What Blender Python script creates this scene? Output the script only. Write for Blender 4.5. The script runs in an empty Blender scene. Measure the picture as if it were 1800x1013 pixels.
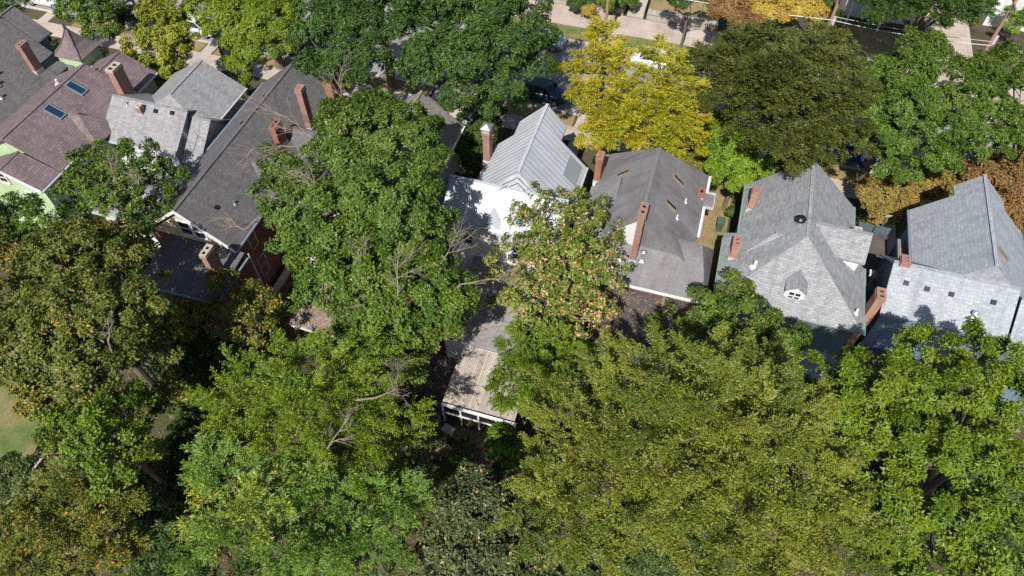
import bpy, math, random
import numpy as np
from mathutils import Vector, Matrix
R = math.radians
sc = bpy.context.scene
# ------------------------------------------------ camera, sky, sun, exposure
cd = bpy.data.cameras.new('camera'); cam = bpy.data.objects.new('camera', cd); sc.collection.objects.link(cam)
cam.location = (0, 0, 40); cam.rotation_euler = (R(90-53), 0, R(17))
cd.sensor_width = 36; cd.lens = 36*1250/1800; cd.clip_end = 2000
sc.camera = cam
SUN_EL, SUN_AZ = 48, 3          # shadows fall towards +Y, 3 degrees to +X
w = bpy.data.worlds.new("World"); sc.world = w; w.use_nodes = True
nt = w.node_tree; bg = nt.nodes['Background']; sky = nt.nodes.new('ShaderNodeTexSky')
sky.sky_type = 'NISHITA'; sky.sun_disc = False; sky.sun_elevation = R(SUN_EL); sky.sun_rotation = R(180+SUN_AZ)
nt.links.new(sky.outputs[0], bg.inputs[0]); bg.inputs[1].default_value = 0.075
ld = bpy.data.lights.new('sun', 'SUN'); ld.energy = 5.0; ld.angle = R(0.5); ld.color = (1, .955, .88)
lo = bpy.data.objects.new('sun', ld); sc.collection.objects.link(lo)
sd = Vector((math.sin(R(SUN_AZ))*math.cos(R(SUN_EL)), math.cos(R(SUN_AZ))*math.cos(R(SUN_EL)), -math.sin(R(SUN_EL))))
lo.rotation_euler = sd.to_track_quat('-Z', 'Y').to_euler(); lo.location = (0, -20, 60)
sc.view_settings.view_transform = 'Standard'; sc.view_settings.look = 'None'
sc.view_settings.exposure = 0.42; sc.view_settings.gamma = 1
sc.cycles.max_bounces = 5; sc.cycles.diffuse_bounces = 3; sc.cycles.glossy_bounces = 2; sc.cycles.transmission_bounces = 3
sc.cycles.transparent_max_bounces = 4; sc.cycles.use_denoising = False; sc.render.filter_size = 1.2
col = sc.collection
random.seed(5)

# ------------------------------------------------ materials
def newmat(name):
    m = bpy.data.materials.new(name); m.use_nodes = True
    n = m.node_tree.nodes; l = m.node_tree.links; b = n['Principled BSDF']
    return m, n, l, b
def ramp(n, stops):
    r = n.new('ShaderNodeValToRGB'); e = r.color_ramp.elements
    while len(e) < len(stops): e.new(.5)
    for k, (p, c) in enumerate(stops): e[k].position = p; e[k].color = (*c, 1)
    return r
def noise(n, l, scale, detail=4, src=None, rough=.6):
    t = n.new('ShaderNodeTexNoise'); t.inputs['Scale'].default_value = scale; t.inputs['Detail'].default_value = detail
    t.inputs['Roughness'].default_value = rough
    if src: l.new(src, t.inputs['Vector'])
    return t
def mixc(n, l, a, b, f, mode='MIX'):
    x = n.new('ShaderNodeMix'); x.data_type = 'RGBA'; x.blend_type = mode
    for s, v in ((x.inputs[0], f), (x.inputs[6], a), (x.inputs[7], b)):
        if hasattr(v, 'links'): l.new(v, s)
        elif isinstance(v, (int, float)): s.default_value = v
        else: s.default_value = (*v, 1)
    return x.outputs[2]
def uvout(n):
    return n.new('ShaderNodeTexCoord').outputs['UV']
def geo(n): return n.new('ShaderNodeNewGeometry').outputs['Position']
def bump(n, l, b, h, s=.3, d=.02):
    x = n.new('ShaderNodeBump'); x.inputs['Strength'].default_value = s; x.inputs['Distance'].default_value = d
    l.new(h, x.inputs['Height']); l.new(x.outputs[0], b.inputs['Normal'])
def tiled(name, c1, c2, mortar, bw, rh, ms, stain, stainamt=.5, rough=.9, bstr=.5, spec=.3):
    lo_, hi_ = (.92, 1.05) if bw > 5 else (.84, 1.12)
    """shingles, bricks or boards laid along each face's own slope"""
    m, n, l, b = newmat(name); uv = uvout(n)
    t = n.new('ShaderNodeTexBrick'); l.new(uv, t.inputs['Vector']); t.inputs['Scale'].default_value = 1
    t.inputs['Brick Width'].default_value = bw; t.inputs['Row Height'].default_value = rh
    t.inputs['Mortar Size'].default_value = ms; t.inputs['Mortar Smooth'].default_value = .3; t.inputs['Bias'].default_value = 0
    t.inputs['Color1'].default_value = (*c1, 1); t.inputs['Color2'].default_value = (*c2, 1); t.inputs['Mortar'].default_value = (*mortar, 1)
    t.offset = .5
    P = geo(n)
    n1 = noise(n, l, .55, 5, P); r1 = ramp(n, [(.35, (0, 0, 0)), (.7, (1, 1, 1))]); l.new(n1.outputs[0], r1.inputs[0])
    mm = n.new('ShaderNodeMath'); mm.operation = 'MULTIPLY'; mm.inputs[1].default_value = stainamt; l.new(r1.outputs[0], mm.inputs[0])
    c = mixc(n, l, t.outputs['Color'], stain, mm.outputs[0])
    n2 = noise(n, l, 7, 3, P); r2 = ramp(n, [(.3, (lo_,)*3), (.7, (hi_,)*3)]); l.new(n2.outputs[0], r2.inputs[0])
    c = mixc(n, l, c, r2.outputs[0], 1.0, 'MULTIPLY')
    mp = n.new('ShaderNodeMapping'); mp.inputs['Scale'].default_value = (1.6, .16, 1); l.new(uv, mp.inputs[0])
    n3 = noise(n, l, 1.1, 5, mp.outputs[0], .7); r3 = ramp(n, [(.32, (.80,)*3), (.5, (1, 1, 1)), (.72, (1.10, 1.10, 1.08))]); l.new(n3.outputs[0], r3.inputs[0])
    c = mixc(n, l, c, r3.outputs[0], 1.0, 'MULTIPLY'); l.new(c, b.inputs['Base Color'])
    b.inputs['Roughness'].default_value = rough; b.inputs['Specular IOR Level'].default_value = spec
    if bstr: bump(n, l, b, t.outputs['Fac'], -bstr, .015)
    return m
def plain(name, c, rough=.7, metal=0, var=.15, sc_=2.0, spec=.4, dirt=None, dirtamt=.4):
    m, n, l, b = newmat(name); P = geo(n)
    n1 = noise(n, l, sc_, 5, P); r1 = ramp(n, [(.25, (1-var,)*3), (.75, (1+var,)*3)]); l.new(n1.outputs[0], r1.inputs[0])
    cc = mixc(n, l, c, r1.outputs[0], 1.0, 'MULTIPLY')
    if dirt:
        n2 = noise(n, l, .8, 6, P, .7); r2 = ramp(n, [(.5, (0, 0, 0)), (.68, (dirtamt,)*3)]); l.new(n2.outputs[0], r2.inputs[0])
        cc = mixc(n, l, cc, dirt, r2.outputs[0])
    l.new(cc, b.inputs['Base Color'])
    b.inputs['Roughness'].default_value = rough; b.inputs['Metallic'].default_value = metal; b.inputs['Specular IOR Level'].default_value = spec
    return m
M = {}
M['sh_dark']  = tiled('dark grey shingles', (.105, .10, .10), (.155, .148, .15), (.075, .072, .072), .34, .15, .014, (.17, .16, .16), .35)
M['sh_slate'] = tiled('charcoal shingles', (.100, .097, .102), (.14, .135, .143), (.072, .07, .075), .34, .17, .014, (.13, .125, .13), .3)
M['sh_purple']= tiled('plum shingles', (.128, .098, .105), (.19, .148, .155), (.10, .072, .083), .34, .20, .016, (.22, .17, .175), .35)
M['sh_grey']  = tiled('mid grey shingles', (.20, .20, .213), (.28, .28, .295), (.19, .19, .20), .32, .16, .016, (.30, .29, .29), .3)
M['sh_light'] = tiled('light grey shingles', (.25, .272, .305), (.335, .36, .39), (.24, .26, .285), .36, .20, .022, (.36, .38, .41), .3)
M['sh_mid']   = tiled('weathered grey shingles', (.205, .215, .23), (.31, .32, .335), (.18, .185, .195), .32, .15, .015, (.25, .25, .26), .35)
M['sh_brown'] = tiled('brown grey shingles', (.20, .175, .16), (.28, .25, .23), (.11, .10, .09), .45, .18, .02, (.24, .21, .19), .3)
M['roll']     = tiled('grey roll roofing', (.130, .124, .130), (.155, .148, .154), (.12, .12, .13), 2.5, .9, .012, (.23, .225, .235), .8)
M['flat_dark']= plain('dark flat membrane', (.075, .068, .072), .85, 0, .25, 1.4, dirt=(.17, .13, .10), dirtamt=.5)
M['flat_grey']= plain('grey flat membrane', (.24, .235, .235), .9, 0, .2, 1.4, dirt=(.30, .27, .24), dirtamt=.6)
M['brick']    = tiled('red brick', (.23, .075, .048), (.31, .12, .075), (.27, .20, .16), .24, .09, .011, (.19, .09, .07), .4)
M['boards']   = tiled('weathered corrugated boards', (.52, .47, .42), (.36, .32, .28), (.15, .13, .11), 30, .106, .014, (.30, .26, .22), .5)
M['brick_dk'] = tiled('dark red brick', (.12, .042, .03), (.17, .065, .045), (.12, .08, .065), .24, .09, .01, (.09, .045, .04), .4)
M['brick_or'] = tiled('orange brick', (.34, .145, .085), (.42, .195, .12), (.33, .26, .21), .26, .10, .013, (.30, .17, .12), .35)
M['brick_pk'] = tiled('pink brick', (.25, .115, .085), (.33, .175, .135), (.30, .24, .21), .26, .10, .012, (.25, .15, .13), .4)
M['sid_green']= tiled('pale green clapboard', (.42, .55, .33), (.44, .57, .35), (.22, .30, .18), 30, .14, .012, (.38, .50, .31), .4, .6, .3)
M['sid_dkgreen']= tiled('dark green clapboard', (.06, .12, .085), (.065, .13, .09), (.03, .06, .045), 30, .14, .012, (.06, .10, .08), .4, .6, .3)
M['sid_white']= tiled('white clapboard', (.62, .62, .62), (.65, .65, .64), (.36, .37, .38), 30, .13, .012, (.66, .66, .64), .4, .6, .3)
M['sid_cream']= tiled('cream shingle cladding', (.50, .43, .32), (.56, .48, .36), (.30, .25, .19), 30, .16, .014, (.44, .37, .28), .4, .7, .3)
M['sid_blue'] = tiled('blue grey clapboard', (.15, .21, .28), (.165, .225, .295), (.07, .10, .14), 30, .14, .014, (.13, .18, .24), .4, .6, .3)
M['sid_teal'] = tiled('slate blue clapboard', (.09, .13, .15), (.10, .14, .16), (.045, .065, .08), 30, .14, .014, (.08, .11, .13), .4, .6, .3)
M['stone']    = tiled('stone coursing', (.34, .32, .28), (.46, .43, .38), (.20, .18, .16), .5, .22, .02, (.28, .26, .22), .5)
M['white']    = plain('white painted trim', (.66, .66, .65), .55, 0, .06, 3)
M['trim_green']= plain('grey green painted gutter', (.17, .24, .215), .6, 0, .15, 3)
M['trim_dark']= plain('dark gutter', (.06, .065, .075), .5, 0, .2, 3)
M['trim_blue']= plain('blue grey gutter', (.16, .20, .25), .45, 0, .15, 3)
M['trim_grey']= plain('pale grey gutter', (.42, .43, .44), .5, 0, .15, 3)
M['wood']     = plain('weathered timber', (.22, .175, .135), .85, 0, .3, 5)
M['wood_red'] = plain('reddish timber', (.20, .085, .06), .8, 0, .3, 5)
M['galv']     = plain('galvanised metal', (.55, .57, .6), .35, .8, .1, 6)
M['black']    = plain('black metal', (.02, .02, .022), .35, .3, .2, 6)
M['rubber']   = plain('tyre rubber', (.02, .02, .02), .8, 0, .1, 9)
M['concrete'] = plain('concrete', (.40, .355, .31), .9, 0, .12, 2.5, dirt=(.28, .24, .20), dirtamt=.5)
M['dirt']     = plain('trodden earth', (.24, .175, .125), .95, 0, .3, 3, dirt=(.12, .09, .06), dirtamt=.8)
M['litter']   = plain('dry fallen leaves', (.27, .17, .09), .9, 0, .5, 12)
M['kerb']     = plain('kerb stone', (.44, .40, .36), .9, 0, .15, 2)
M['pole']     = plain('brown pole timber', (.30, .19, .125), .9, 0, .3, 6)
M['tarp_blue']= plain('blue plastic', (.01, .06, .42), .4, 0, .1, 4)
M['red']      = plain('red paint', (.25, .03, .02), .5, 0, .2, 4)
def glassmat(name, c=(.015, .02, .03)):
    m, n, l, b = newmat(name); b.inputs['Base Color'].default_value = (*c, 1); b.inputs['Roughness'].default_value = .06
    b.inputs['Specular IOR Level'].default_value = .8
    return m
M['glass'] = glassmat('dark window glass'); M['skyglass'] = glassmat('skylight glass', (.012, .035, .06))
M['softglass'] = glassmat('reflecting grey glass', (.25, .29, .31))
def metalroof(name, c):
    m, n, l, b = newmat(name); P = geo(n); uv = uvout(n)
    n1 = noise(n, l, .6, 5, P); r1 = ramp(n, [(.3, (.88,)*3), (.7, (1.06,)*3)]); l.new(n1.outputs[0], r1.inputs[0])
    mp = n.new('ShaderNodeMapping'); mp.inputs['Scale'].default_value = (3, .25, 1); l.new(uv, mp.inputs[0])
    n2 = noise(n, l, 1.2, 4, mp.outputs[0]); r2 = ramp(n, [(.35, (.86, .85, .84)), (.6, (1, 1, 1))]); l.new(n2.outputs[0], r2.inputs[0])
    c1 = mixc(n, l, c, r1.outputs[0], 1.0, 'MULTIPLY'); c2 = mixc(n, l, c1, r2.outputs[0], 1.0, 'MULTIPLY')
    l.new(c2, b.inputs['Base Color']); b.inputs['Roughness'].default_value = .5; b.inputs['Metallic'].default_value = .05
    return m
M['metal'] = metalroof('pale standing seam metal', (.44, .47, .51))
M['metal_b'] = metalroof('corrugated translucent panel', (.48, .42, .36))
def paint(name, c, rough=.25, metal=.3):
    m, n, l, b = newmat(name); b.inputs['Base Color'].default_value = (*c, 1); b.inputs['Roughness'].default_value = rough
    b.inputs['Metallic'].default_value = metal; b.inputs['Coat Weight'].default_value = .6; b.inputs['Coat Roughness'].default_value = .05
    return m
def groundmat():
    m, n, l, b = newmat('yard soil and dry grass'); P = geo(n)
    a = noise(n, l, .16, 6, P, .6); r = ramp(n, [(.36, (.045, .034, .022)), (.46, (.085, .062, .040)), (.54, (.065, .070, .022)), (.62, (.055, .075, .018)), (.72, (.15, .115, .07))])
    l.new(a.outputs[0], r.inputs[0])
    d = noise(n, l, 5, 6, P, .75); r2 = ramp(n, [(.3, (.5, .5, .5)), (.7, (1.35, 1.35, 1.3))]); l.new(d.outputs[0], r2.inputs[0])
    c = mixc(n, l, r.outputs[0], r2.outputs[0], 1.0, 'MULTIPLY'); l.new(c, b.inputs['Base Color']); b.inputs['Roughness'].default_value = 1
    bump(n, l, b, d.outputs[0], .8, .08); return m
def grassmat(name, cols):
    m, n, l, b = newmat(name); P = geo(n)
    a = noise(n, l, .45, 6, P, .65); r = ramp(n, [(.35+.12*k, c) for k, c in enumerate(cols)]); l.new(a.outputs[0], r.inputs[0])
    d = noise(n, l, 9, 5, P, .8); r2 = ramp(n, [(.3, (.62, .62, .6)), (.7, (1.3, 1.3, 1.25))]); l.new(d.outputs[0], r2.inputs[0])
    c = mixc(n, l, r.outputs[0], r2.outputs[0], 1.0, 'MULTIPLY'); l.new(c, b.inputs['Base Color']); b.inputs['Roughness'].default_value = 1
    bump(n, l, b, d.outputs[0], .8, .05); return m
M['ground'] = groundmat()
M['lawn'] = grassmat('lawn', [(.075, .12, .028), (.11, .145, .038), (.20, .175, .075)])
M['drylawn'] = grassmat('dry lawn', [(.15, .14, .05), (.28, .20, .10), (.17, .16, .055)])
def asphaltmat():
    m, n, l, b = newmat('asphalt'); P = geo(n)
    a = noise(n, l, .35, 6, P, .65); r = ramp(n, [(.3, (.20, .19, .185)), (.5, (.25, .24, .23)), (.7, (.30, .285, .275))]); l.new(a.outputs[0], r.inputs[0])
    d = noise(n, l, 14, 4, P, .7); r2 = ramp(n, [(.3, (.85,)*3), (.7, (1.12,)*3)]); l.new(d.outputs[0], r2.inputs[0])
    v = n.new('ShaderNodeTexVoronoi'); v.feature = 'DISTANCE_TO_EDGE'; v.inputs['Scale'].default_value = .22; l.new(P, v.inputs['Vector'])
    r3 = ramp(n, [(.0, (.55,)*3), (.012, (1,)*3)]); l.new(v.outputs[0], r3.inputs[0])
    c = mixc(n, l, r.outputs[0], r2.outputs[0], 1.0, 'MULTIPLY'); c = mixc(n, l, c, r3.outputs[0], 1.0, 'MULTIPLY')
    l.new(c, b.inputs['Base Color']); b.inputs['Roughness'].default_value = .9; return m
M['asphalt'] = asphaltmat()
def pavemat():
    m, n, l, b = newmat('pavement slabs'); P = geo(n)
    a = noise(n, l, .5, 6, P, .65); r = ramp(n, [(.3, (.33, .27, .225)), (.5, (.42, .35, .30)), (.7, (.47, .41, .36))]); l.new(a.outputs[0], r.inputs[0])
    t = n.new('ShaderNodeTexBrick'); l.new(P, t.inputs['Vector']); t.inputs['Scale'].default_value = 1; t.offset = 0
    t.inputs['Brick Width'].default_value = 1.5; t.inputs['Row Height'].default_value = 1.6; t.inputs['Mortar Size'].default_value = .012
    t.inputs['Color1'].default_value = (1, 1, 1, 1); t.inputs['Color2'].default_value = (.93, .93, .92, 1); t.inputs['Mortar'].default_value = (.55, .53, .5, 1)
    c = mixc(n, l, r.outputs[0], t.outputs[0], 1.0, 'MULTIPLY'); l.new(c, b.inputs['Base Color']); b.inputs['Roughness'].default_value = .95; return m
M['pave'] = pavemat()
def barkmat(name, c):
    m, n, l, b = newmat(name); P = geo(n)
    mp = n.new('ShaderNodeMapping'); mp.inputs['Scale'].default_value = (6, 6, 1.2); l.new(P, mp.inputs[0])
    a = noise(n, l, 1.5, 6, mp.outputs[0], .7); r = ramp(n, [(.3, tuple(x*.45 for x in c)), (.7, c)]); l.new(a.outputs[0], r.inputs[0])
    l.new(r.outputs[0], b.inputs['Base Color']); b.inputs['Roughness'].default_value = .95; bump(n, l, b, a.outputs[0], .8, .03); return m
M['bark'] = barkmat('brown bark', (.20, .155, .12)); M['deadbark'] = barkmat('pale dead bark', (.29, .235, .18))
def leafmat(name, c0, c1, acc):
    """c0..c1 by the leaf's own hue value; acc is the colour of turned leaves"""
    m, n, l, b = newmat(name)
    a = n.new('ShaderNodeAttribute'); a.attribute_name = 'hue'; a2 = n.new('ShaderNodeAttribute'); a2.attribute_name = 'turned'
    r = ramp(n, [(0, c0), (1, c1)]); l.new(a.outputs['Fac'], r.inputs[0])
    c = mixc(n, l, r.outputs[0], acc, a2.outputs['Fac'])
    l.new(c, b.inputs['Base Color']); b.inputs['Roughness'].default_value = .45; b.inputs['Specular IOR Level'].default_value = .30
    tr = n.new('ShaderNodeBsdfTranslucent'); hs = n.new('ShaderNodeHueSaturation'); hs.inputs['Saturation'].default_value = 1.15; hs.inputs['Value'].default_value = 1.3
    l.new(c, hs.inputs['Color']); l.new(hs.outputs[0], tr.inputs[0])
    mx = n.new('ShaderNodeMixShader'); mx.inputs[0].default_value = .14
    l.new(b.outputs[0], mx.inputs[1]); l.new(tr.outputs[0], mx.inputs[2]); l.new(mx.outputs[0], n['Material Output'].inputs['Surface'])
    return m

# ------------------------------------------------ mesh helpers
ORG = {}
def setp(o, label=None, cat=None, group=None, kind=None):
    if label: o['label'] = label
    if cat: o['category'] = cat
    if group: o['group'] = group
    if kind: o['kind'] = kind
    return o
def thing(name, label, cat, loc=(0, 0, 0), group=None):
    o = bpy.data.objects.new(name, None); col.objects.link(o); o.location = loc; o.empty_display_size = .3
    ORG[o] = Vector(loc); return setp(o, label, cat, group)
def norm(v): return v/ (np.linalg.norm(v)+1e-12)
class MB:
    def __init__(s): s.v = []; s.f = []; s.uv = []
    def face(s, pts, uv=None):
        i = len(s.v); s.v += [tuple(map(float, p)) for p in pts]; s.f.append(tuple(range(i, i+len(pts))))
        if uv is None:
            P = np.array(pts, float); n = np.zeros(3)
            for k in range(len(P)):
                a = P[k]; c = P[(k+1) % len(P)]; n += np.cross(a, c)
            n = norm(n)
            if abs(n[2]) > .999: t = np.array([1., 0, 0]); up = np.array([0, 1., 0])
            else:
                t = norm(np.cross([0, 0, 1.], n)); up = norm(np.cross(n, t))
            uv = [(float(p@t), float(p@up)) for p in P]
        s.uv += uv
    def box(s, x0, y0, z0, x1, y1, z1):
        a = [(x0,y0,z0),(x1,y0,z0),(x1,y1,z0),(x0,y1,z0),(x0,y0,z1),(x1,y0,z1),(x1,y1,z1),(x0,y1,z1)]
        for q in ((0,3,2,1),(4,5,6,7),(0,1,5,4),(1,2,6,5),(2,3,7,6),(3,0,4,7)): s.face([a[k] for k in q])
        return s
    def obox(s, c, ax, ay, az):
        """box from centre and three half-vectors"""
        c, ax, ay, az = (np.array(q, float) for q in (c, ax, ay, az))
        a = [c+i*ax+j*ay+k*az for k in (-1, 1) for (i, j) in ((-1,-1),(1,-1),(1,1),(-1,1))]
        for q in ((0,3,2,1),(4,5,6,7),(0,1,5,4),(1,2,6,5),(2,3,7,6),(3,0,4,7)): s.face([a[k] for k in q])
        return s
    def tube(s, pts, rad, n=6, cap=True):
        P = [np.array(p, float) for p in pts]; rings = []
        if not hasattr(rad, '__len__'): rad = [rad]*len(P)
        for k, p in enumerate(P):
            d = norm((P[min(k+1, len(P)-1)]-P[max(k-1, 0)]))
            a = norm(np.cross(d, [0, 0, 1.] if abs(d[2]) < .9 else [1., 0, 0])); b = np.cross(d, a)
            rings.append([p+rad[k]*(math.cos(t)*a+math.sin(t)*b) for t in np.arange(n)*2*math.pi/n])
        for k in range(len(P)-1):
            for j in range(n):
                s.face([rings[k][j], rings[k][(j+1) % n], rings[k+1][(j+1) % n], rings[k+1][j]][::-1], [(0,0),(.1,0),(.1,1),(0,1)])
        if cap:
            s.face(rings[0]); s.face(rings[-1][::-1])
        return s
    def build(s, name, mat, parent=None, smooth=False, **kw):
        me = bpy.data.meshes.new(name); o = bpy.data.objects.new(name, me); col.objects.link(o)
        org = ORG.get(parent, Vector((0, 0, 0)))
        if parent is None and kw.get('base'): org = Vector(kw['base']); o.location = org
        ov = np.array(s.v) - np.array(org)
        me.from_pydata([tuple(p) for p in ov], [], s.f)
        l = me.uv_layers.new(name='UVMap'); l.data.foreach_set('uv', np.array(s.uv, np.float32).ravel())
        me.materials.append(mat if not isinstance(mat, str) else M[mat])
        if smooth: me.polygons.foreach_set('use_smooth', [True]*len(me.polygons))
        if parent is not None: o.parent = parent
        ORG[o] = org; me.update()
        kw.pop('base', None)
        return setp(o, **kw)
def welded(o, dist=.002):
    import bmesh
    bm = bmesh.new(); bm.from_mesh(o.data); bmesh.ops.remove_doubles(bm, verts=bm.verts, dist=dist); bm.to_mesh(o.data); bm.free()
# ------------------------------------------------ building kit
def slab(mb, polys, th=.13):
    """roof planes with real thickness"""
    edges = {}
    for p in polys:
        mb.face(p); mb.face([(a[0], a[1], a[2]-th) for a in p][::-1])
        for k in range(len(p)):
            a = tuple(round(c, 3) for c in p[k]); b = tuple(round(c, 3) for c in p[(k+1) % len(p)])
            if (b, a) in edges: del edges[(b, a)]
            else: edges[(a, b)] = (p[k], p[(k+1) % len(p)])
    for a, b in edges.values():
        mb.face([a, (a[0], a[1], a[2]-th), (b[0], b[1], b[2]-th), b])
class House:
    def __init__(s, label, loc, roof, wall, gutter='trim_grey', zb=0):
        s.root = thing('house', label, 'house', loc); s.roof = MB(); s.wall = MB(); s.roofmat = roof; s.wallmat = wall
        s.gut = MB(); s.gutmat = gutter; s.ridge = MB(); s.seam = MB(); s.caps = []; s.guts = []; s.zb = zb
    def gable(s, x0, x1, y0, y1, ze, zr, axis='y', hip0=0, hip1=0, rx=None, ze1=None, gut='LR', oh=.32, walls=True, roof=None, zb=None, seams=False, ratio=None):
        """eave rectangle x0..x1, y0..y1; ze / ze1 eave heights of the low-coordinate and high-coordinate side"""
        roof = roof if roof is not None else s.roof; zb = s.zb if zb is None else zb
        if ze1 is None: ze1 = ze
        sw = (lambda a, b, c: (a, b, c)) if axis == 'y' else (lambda a, b, c: (b, a, c))
        if axis == 'x': x0, x1, y0, y1 = y0, y1, x0, x1
        r = (x0+x1)/2 if rx is None else rx
        A, B, C_, D = (x0, y0, ze), (x1, y0, ze1), (x1, y1, ze1), (x0, y1, ze)
        E, F = (r, y0+hip0, zr), (r, y1-hip1, zr)
        polys = [[A, E, F, D], [B, C_, F, E]]
        if hip0: polys.append([A, B, E])
        if hip1: polys.append([C_, D, F])
        out = []
        for p in polys:
            q = [sw(*t) for t in p]
            n = sum((np.cross(np.array(q[k]), np.array(q[(k+1) % len(q)])) for k in range(len(q))))
            if n[2] < 0: q = q[::-1]
            out.append(q)
        slab(roof, out)
        # ridge cap
        e, f = np.array(sw(*E)), np.array(sw(*F)); d = norm(f-e); side = np.array(sw(1, 0, 0), float)
        rc = MB(); rc.obox((e+f)/2+np.array([0, 0, .01]), (f-e)/2, side*.10, [0, 0, .011]); s.caps.append(rc)
        sl = (zr-ze)/(r-x0); sl1 = (zr-ze1)/(x1-r)
        if walls:
            wx0, wx1, wy0, wy1 = x0+oh, x1-oh, y0+(oh if True else 0), y1-oh
            za, zc = ze+sl*oh-.2, ze1+sl1*oh-.2
            pr = zr-.2
            prof = [(wx0, zb), (wx1, zb), (wx1, zc), (r, pr), (wx0, za)]
            ends = []
            for yy, hip in ((wy0, hip0), (wy1, hip1)):
                if hip: ends.append([(wx0, zb), (wx1, zb), (wx1, zc), (r, min(za, zc)), (wx0, za)])
                else: ends.append(prof)
            def W3(pr_, yy): return [sw(a, yy, b) for a, b in pr_]
            p0, p1 = W3(ends[0], wy0), W3(ends[1], wy1)
            fl = (axis == 'y')
            s.wall.face(p0 if fl else p0[::-1]); s.wall.face(p1[::-1] if fl else p1)
            for k in (0, 1, 4):
                a, b = k, (k+1) % 5
                q = [p0[b], p0[a], p1[a], p1[b]]
                s.wall.face(q if fl else q[::-1])
        # gutters along the eaves
        for side_, xx, zz in (('L', x0, ze), ('R', x1, ze1)):
            if side_ in gut:
                sg = -1 if side_ == 'L' else 1
                a, b = np.array(sw(xx+sg*.07, y0, zz-.07)), np.array(sw(xx+sg*.07, y1, zz-.07))
                gm = MB(); gm.obox((a+b)/2, (b-a)/2, np.array(sw(.065, 0, 0)), [0, 0, .055]); s.guts.append(gm)
        if seams:
            step = .42; yy = y0+.1
            while yy < y1:
                for xx, zz in ((x0, ze), (x1, ze1)):
                    a, b = np.array(sw(xx, yy, zz+.02)), np.array(sw(r, yy, zr+.02))
                    s.seam.obox((a+b)/2, (b-a)/2, np.array(sw(0, .013, 0)), [0, 0, .03])
                yy += step
        return s
    def shed(s, quad, roof=None, walls=None):
        roof = roof if roof is not None else s.roof
        slab(roof, [quad])
    def chimney(s, x, y, z0, z1, wx=.75, wy=.75, mat='brick', pots=2, capmat='concrete', metalcap=False, label=None):
        m = MB(); m.box(x-wx/2, y-wy/2, z0, x+wx/2, y+wy/2, z1-.35)
        m.box(x-wx/2-.05, y-wy/2-.05, z1-.35, x+wx/2+.05, y+wy/2+.05, z1-.16)
        o = m.build('chimney', mat, s.root, label=label)
        c = MB(); t = .13
        X0, X1, Y0, Y1 = x-wx/2-.03, x+wx/2+.03, y-wy/2-.03, y+wy/2+.03
        c.box(X0, Y0, z1-.16, X1, Y0+t, z1); c.box(X0, Y1-t, z1-.16, X1, Y1, z1)
        c.box(X0, Y0+t, z1-.16, X0+t, Y1-t, z1); c.box(X1-t, Y0+t, z1-.16, X1, Y1-t, z1)
        if pots == 2:
            if wy >= wx: c.box(X0+t, y-.06, z1-.16, X1-t, y+.06, z1)
            else: c.box(x-.06, Y0+t, z1-.16, x+.06, Y1-t, z1)
        c.build('chimney_cap', capmat, o)
        f = MB(); f.box(X0+t, Y0+t, z1-.159, X1-t, Y1-t, z1-.13); f.build('flue', 'black', o)
        fl = MB(); q = s.zroof(x, y-wy/2); fz = (q[0] if q else z0+.2)
        fl.box(x-wx/2-.03, y-wy/2-.03, fz-.35, x+wx/2+.03, y+wy/2+.03, fz+.12)
        fl.build('flashing', 'trim_grey', o)
        if metalcap:
            k = MB(); zt = z1+.45
            for q in ((X0, Y0), (X1, Y0), (X1, Y1), (X0, Y1)): k.box(q[0]-.03, q[1]-.03, z1, q[0]+.03, q[1]+.03, z1+.2)
            P = [(X0-.08, Y0-.08, z1+.2), (X1+.08, Y0-.08, z1+.2), (X1+.08, Y1+.08, z1+.2), (X0-.08, Y1+.08, z1+.2)]
            for a in range(4): k.face([P[a], P[(a+1) % 4], (x, y, zt)])
            k.face(P[::-1]); k.build('metal_hood', 'galv', o)
        return o
    def window(s, c, face, w_, h, mat='white', mull=1, trans=1):
        """face: '-y','+x','-x'"""
        x, y, z = c; t = .06; fr = MB(); gl = MB()
        def bx(m, u0, v0, u1, v1, d0, d1):
            if face == '-y': m.box(x+u0, y-d1, z+v0, x+u1, y-d0, z+v1)
            elif face == '+x': m.box(x+d0, y+u0, z+v0, x+d1, y+u1, z+v1)
            else: m.box(x-d1, y+u0, z+v0, x-d0, y+u1, z+v1)
        W, H = w_/2, h/2
        bx(fr, -W-.09, -H-.09, -W, H+.09, 0, t); bx(fr, W, -H-.09, W+.09, H+.09, 0, t)
        bx(fr, -W, H, W, H+.09, 0, t); bx(fr, -W, -H-.09, W, -H, 0, t+.05)
        bx(fr, -W, -.025, W, .025, .012, t-.01)
        if mull > 1:
            for k in range(1, mull): bx(fr, -W+w_*k/mull-.03, -H, -W+w_*k/mull+.03, H, .013, t-.005)
        o = fr.build('window', mat, s.root); bx(gl, -W, -H, W, H, .003, .011); gl.build('pane', 'glass', o); return o
    def zroof(s, x, y):
        """height of the highest roof plane over a point"""
        best = None
        for f in s.roof.f:
            p = [s.roof.v[i] for i in f]
            n = sum(np.cross(np.array(p[k]), np.array(p[(k+1) % len(p)])) for k in range(len(p)))
            if n[2] <= 1e-6: continue
            ins = True
            for k in range(len(p)):
                a, b = p[k], p[(k+1) % len(p)]
                if (b[0]-a[0])*(y-a[1])-(b[1]-a[1])*(x-a[0]) < -1e-6: ins = False; break
            if ins:
                z = p[0][2]-(n[0]*(x-p[0][0])+n[1]*(y-p[0][1]))/n[2]
                if best is None or z > best[0]: best = (z, n/np.linalg.norm(n))
        return best
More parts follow.
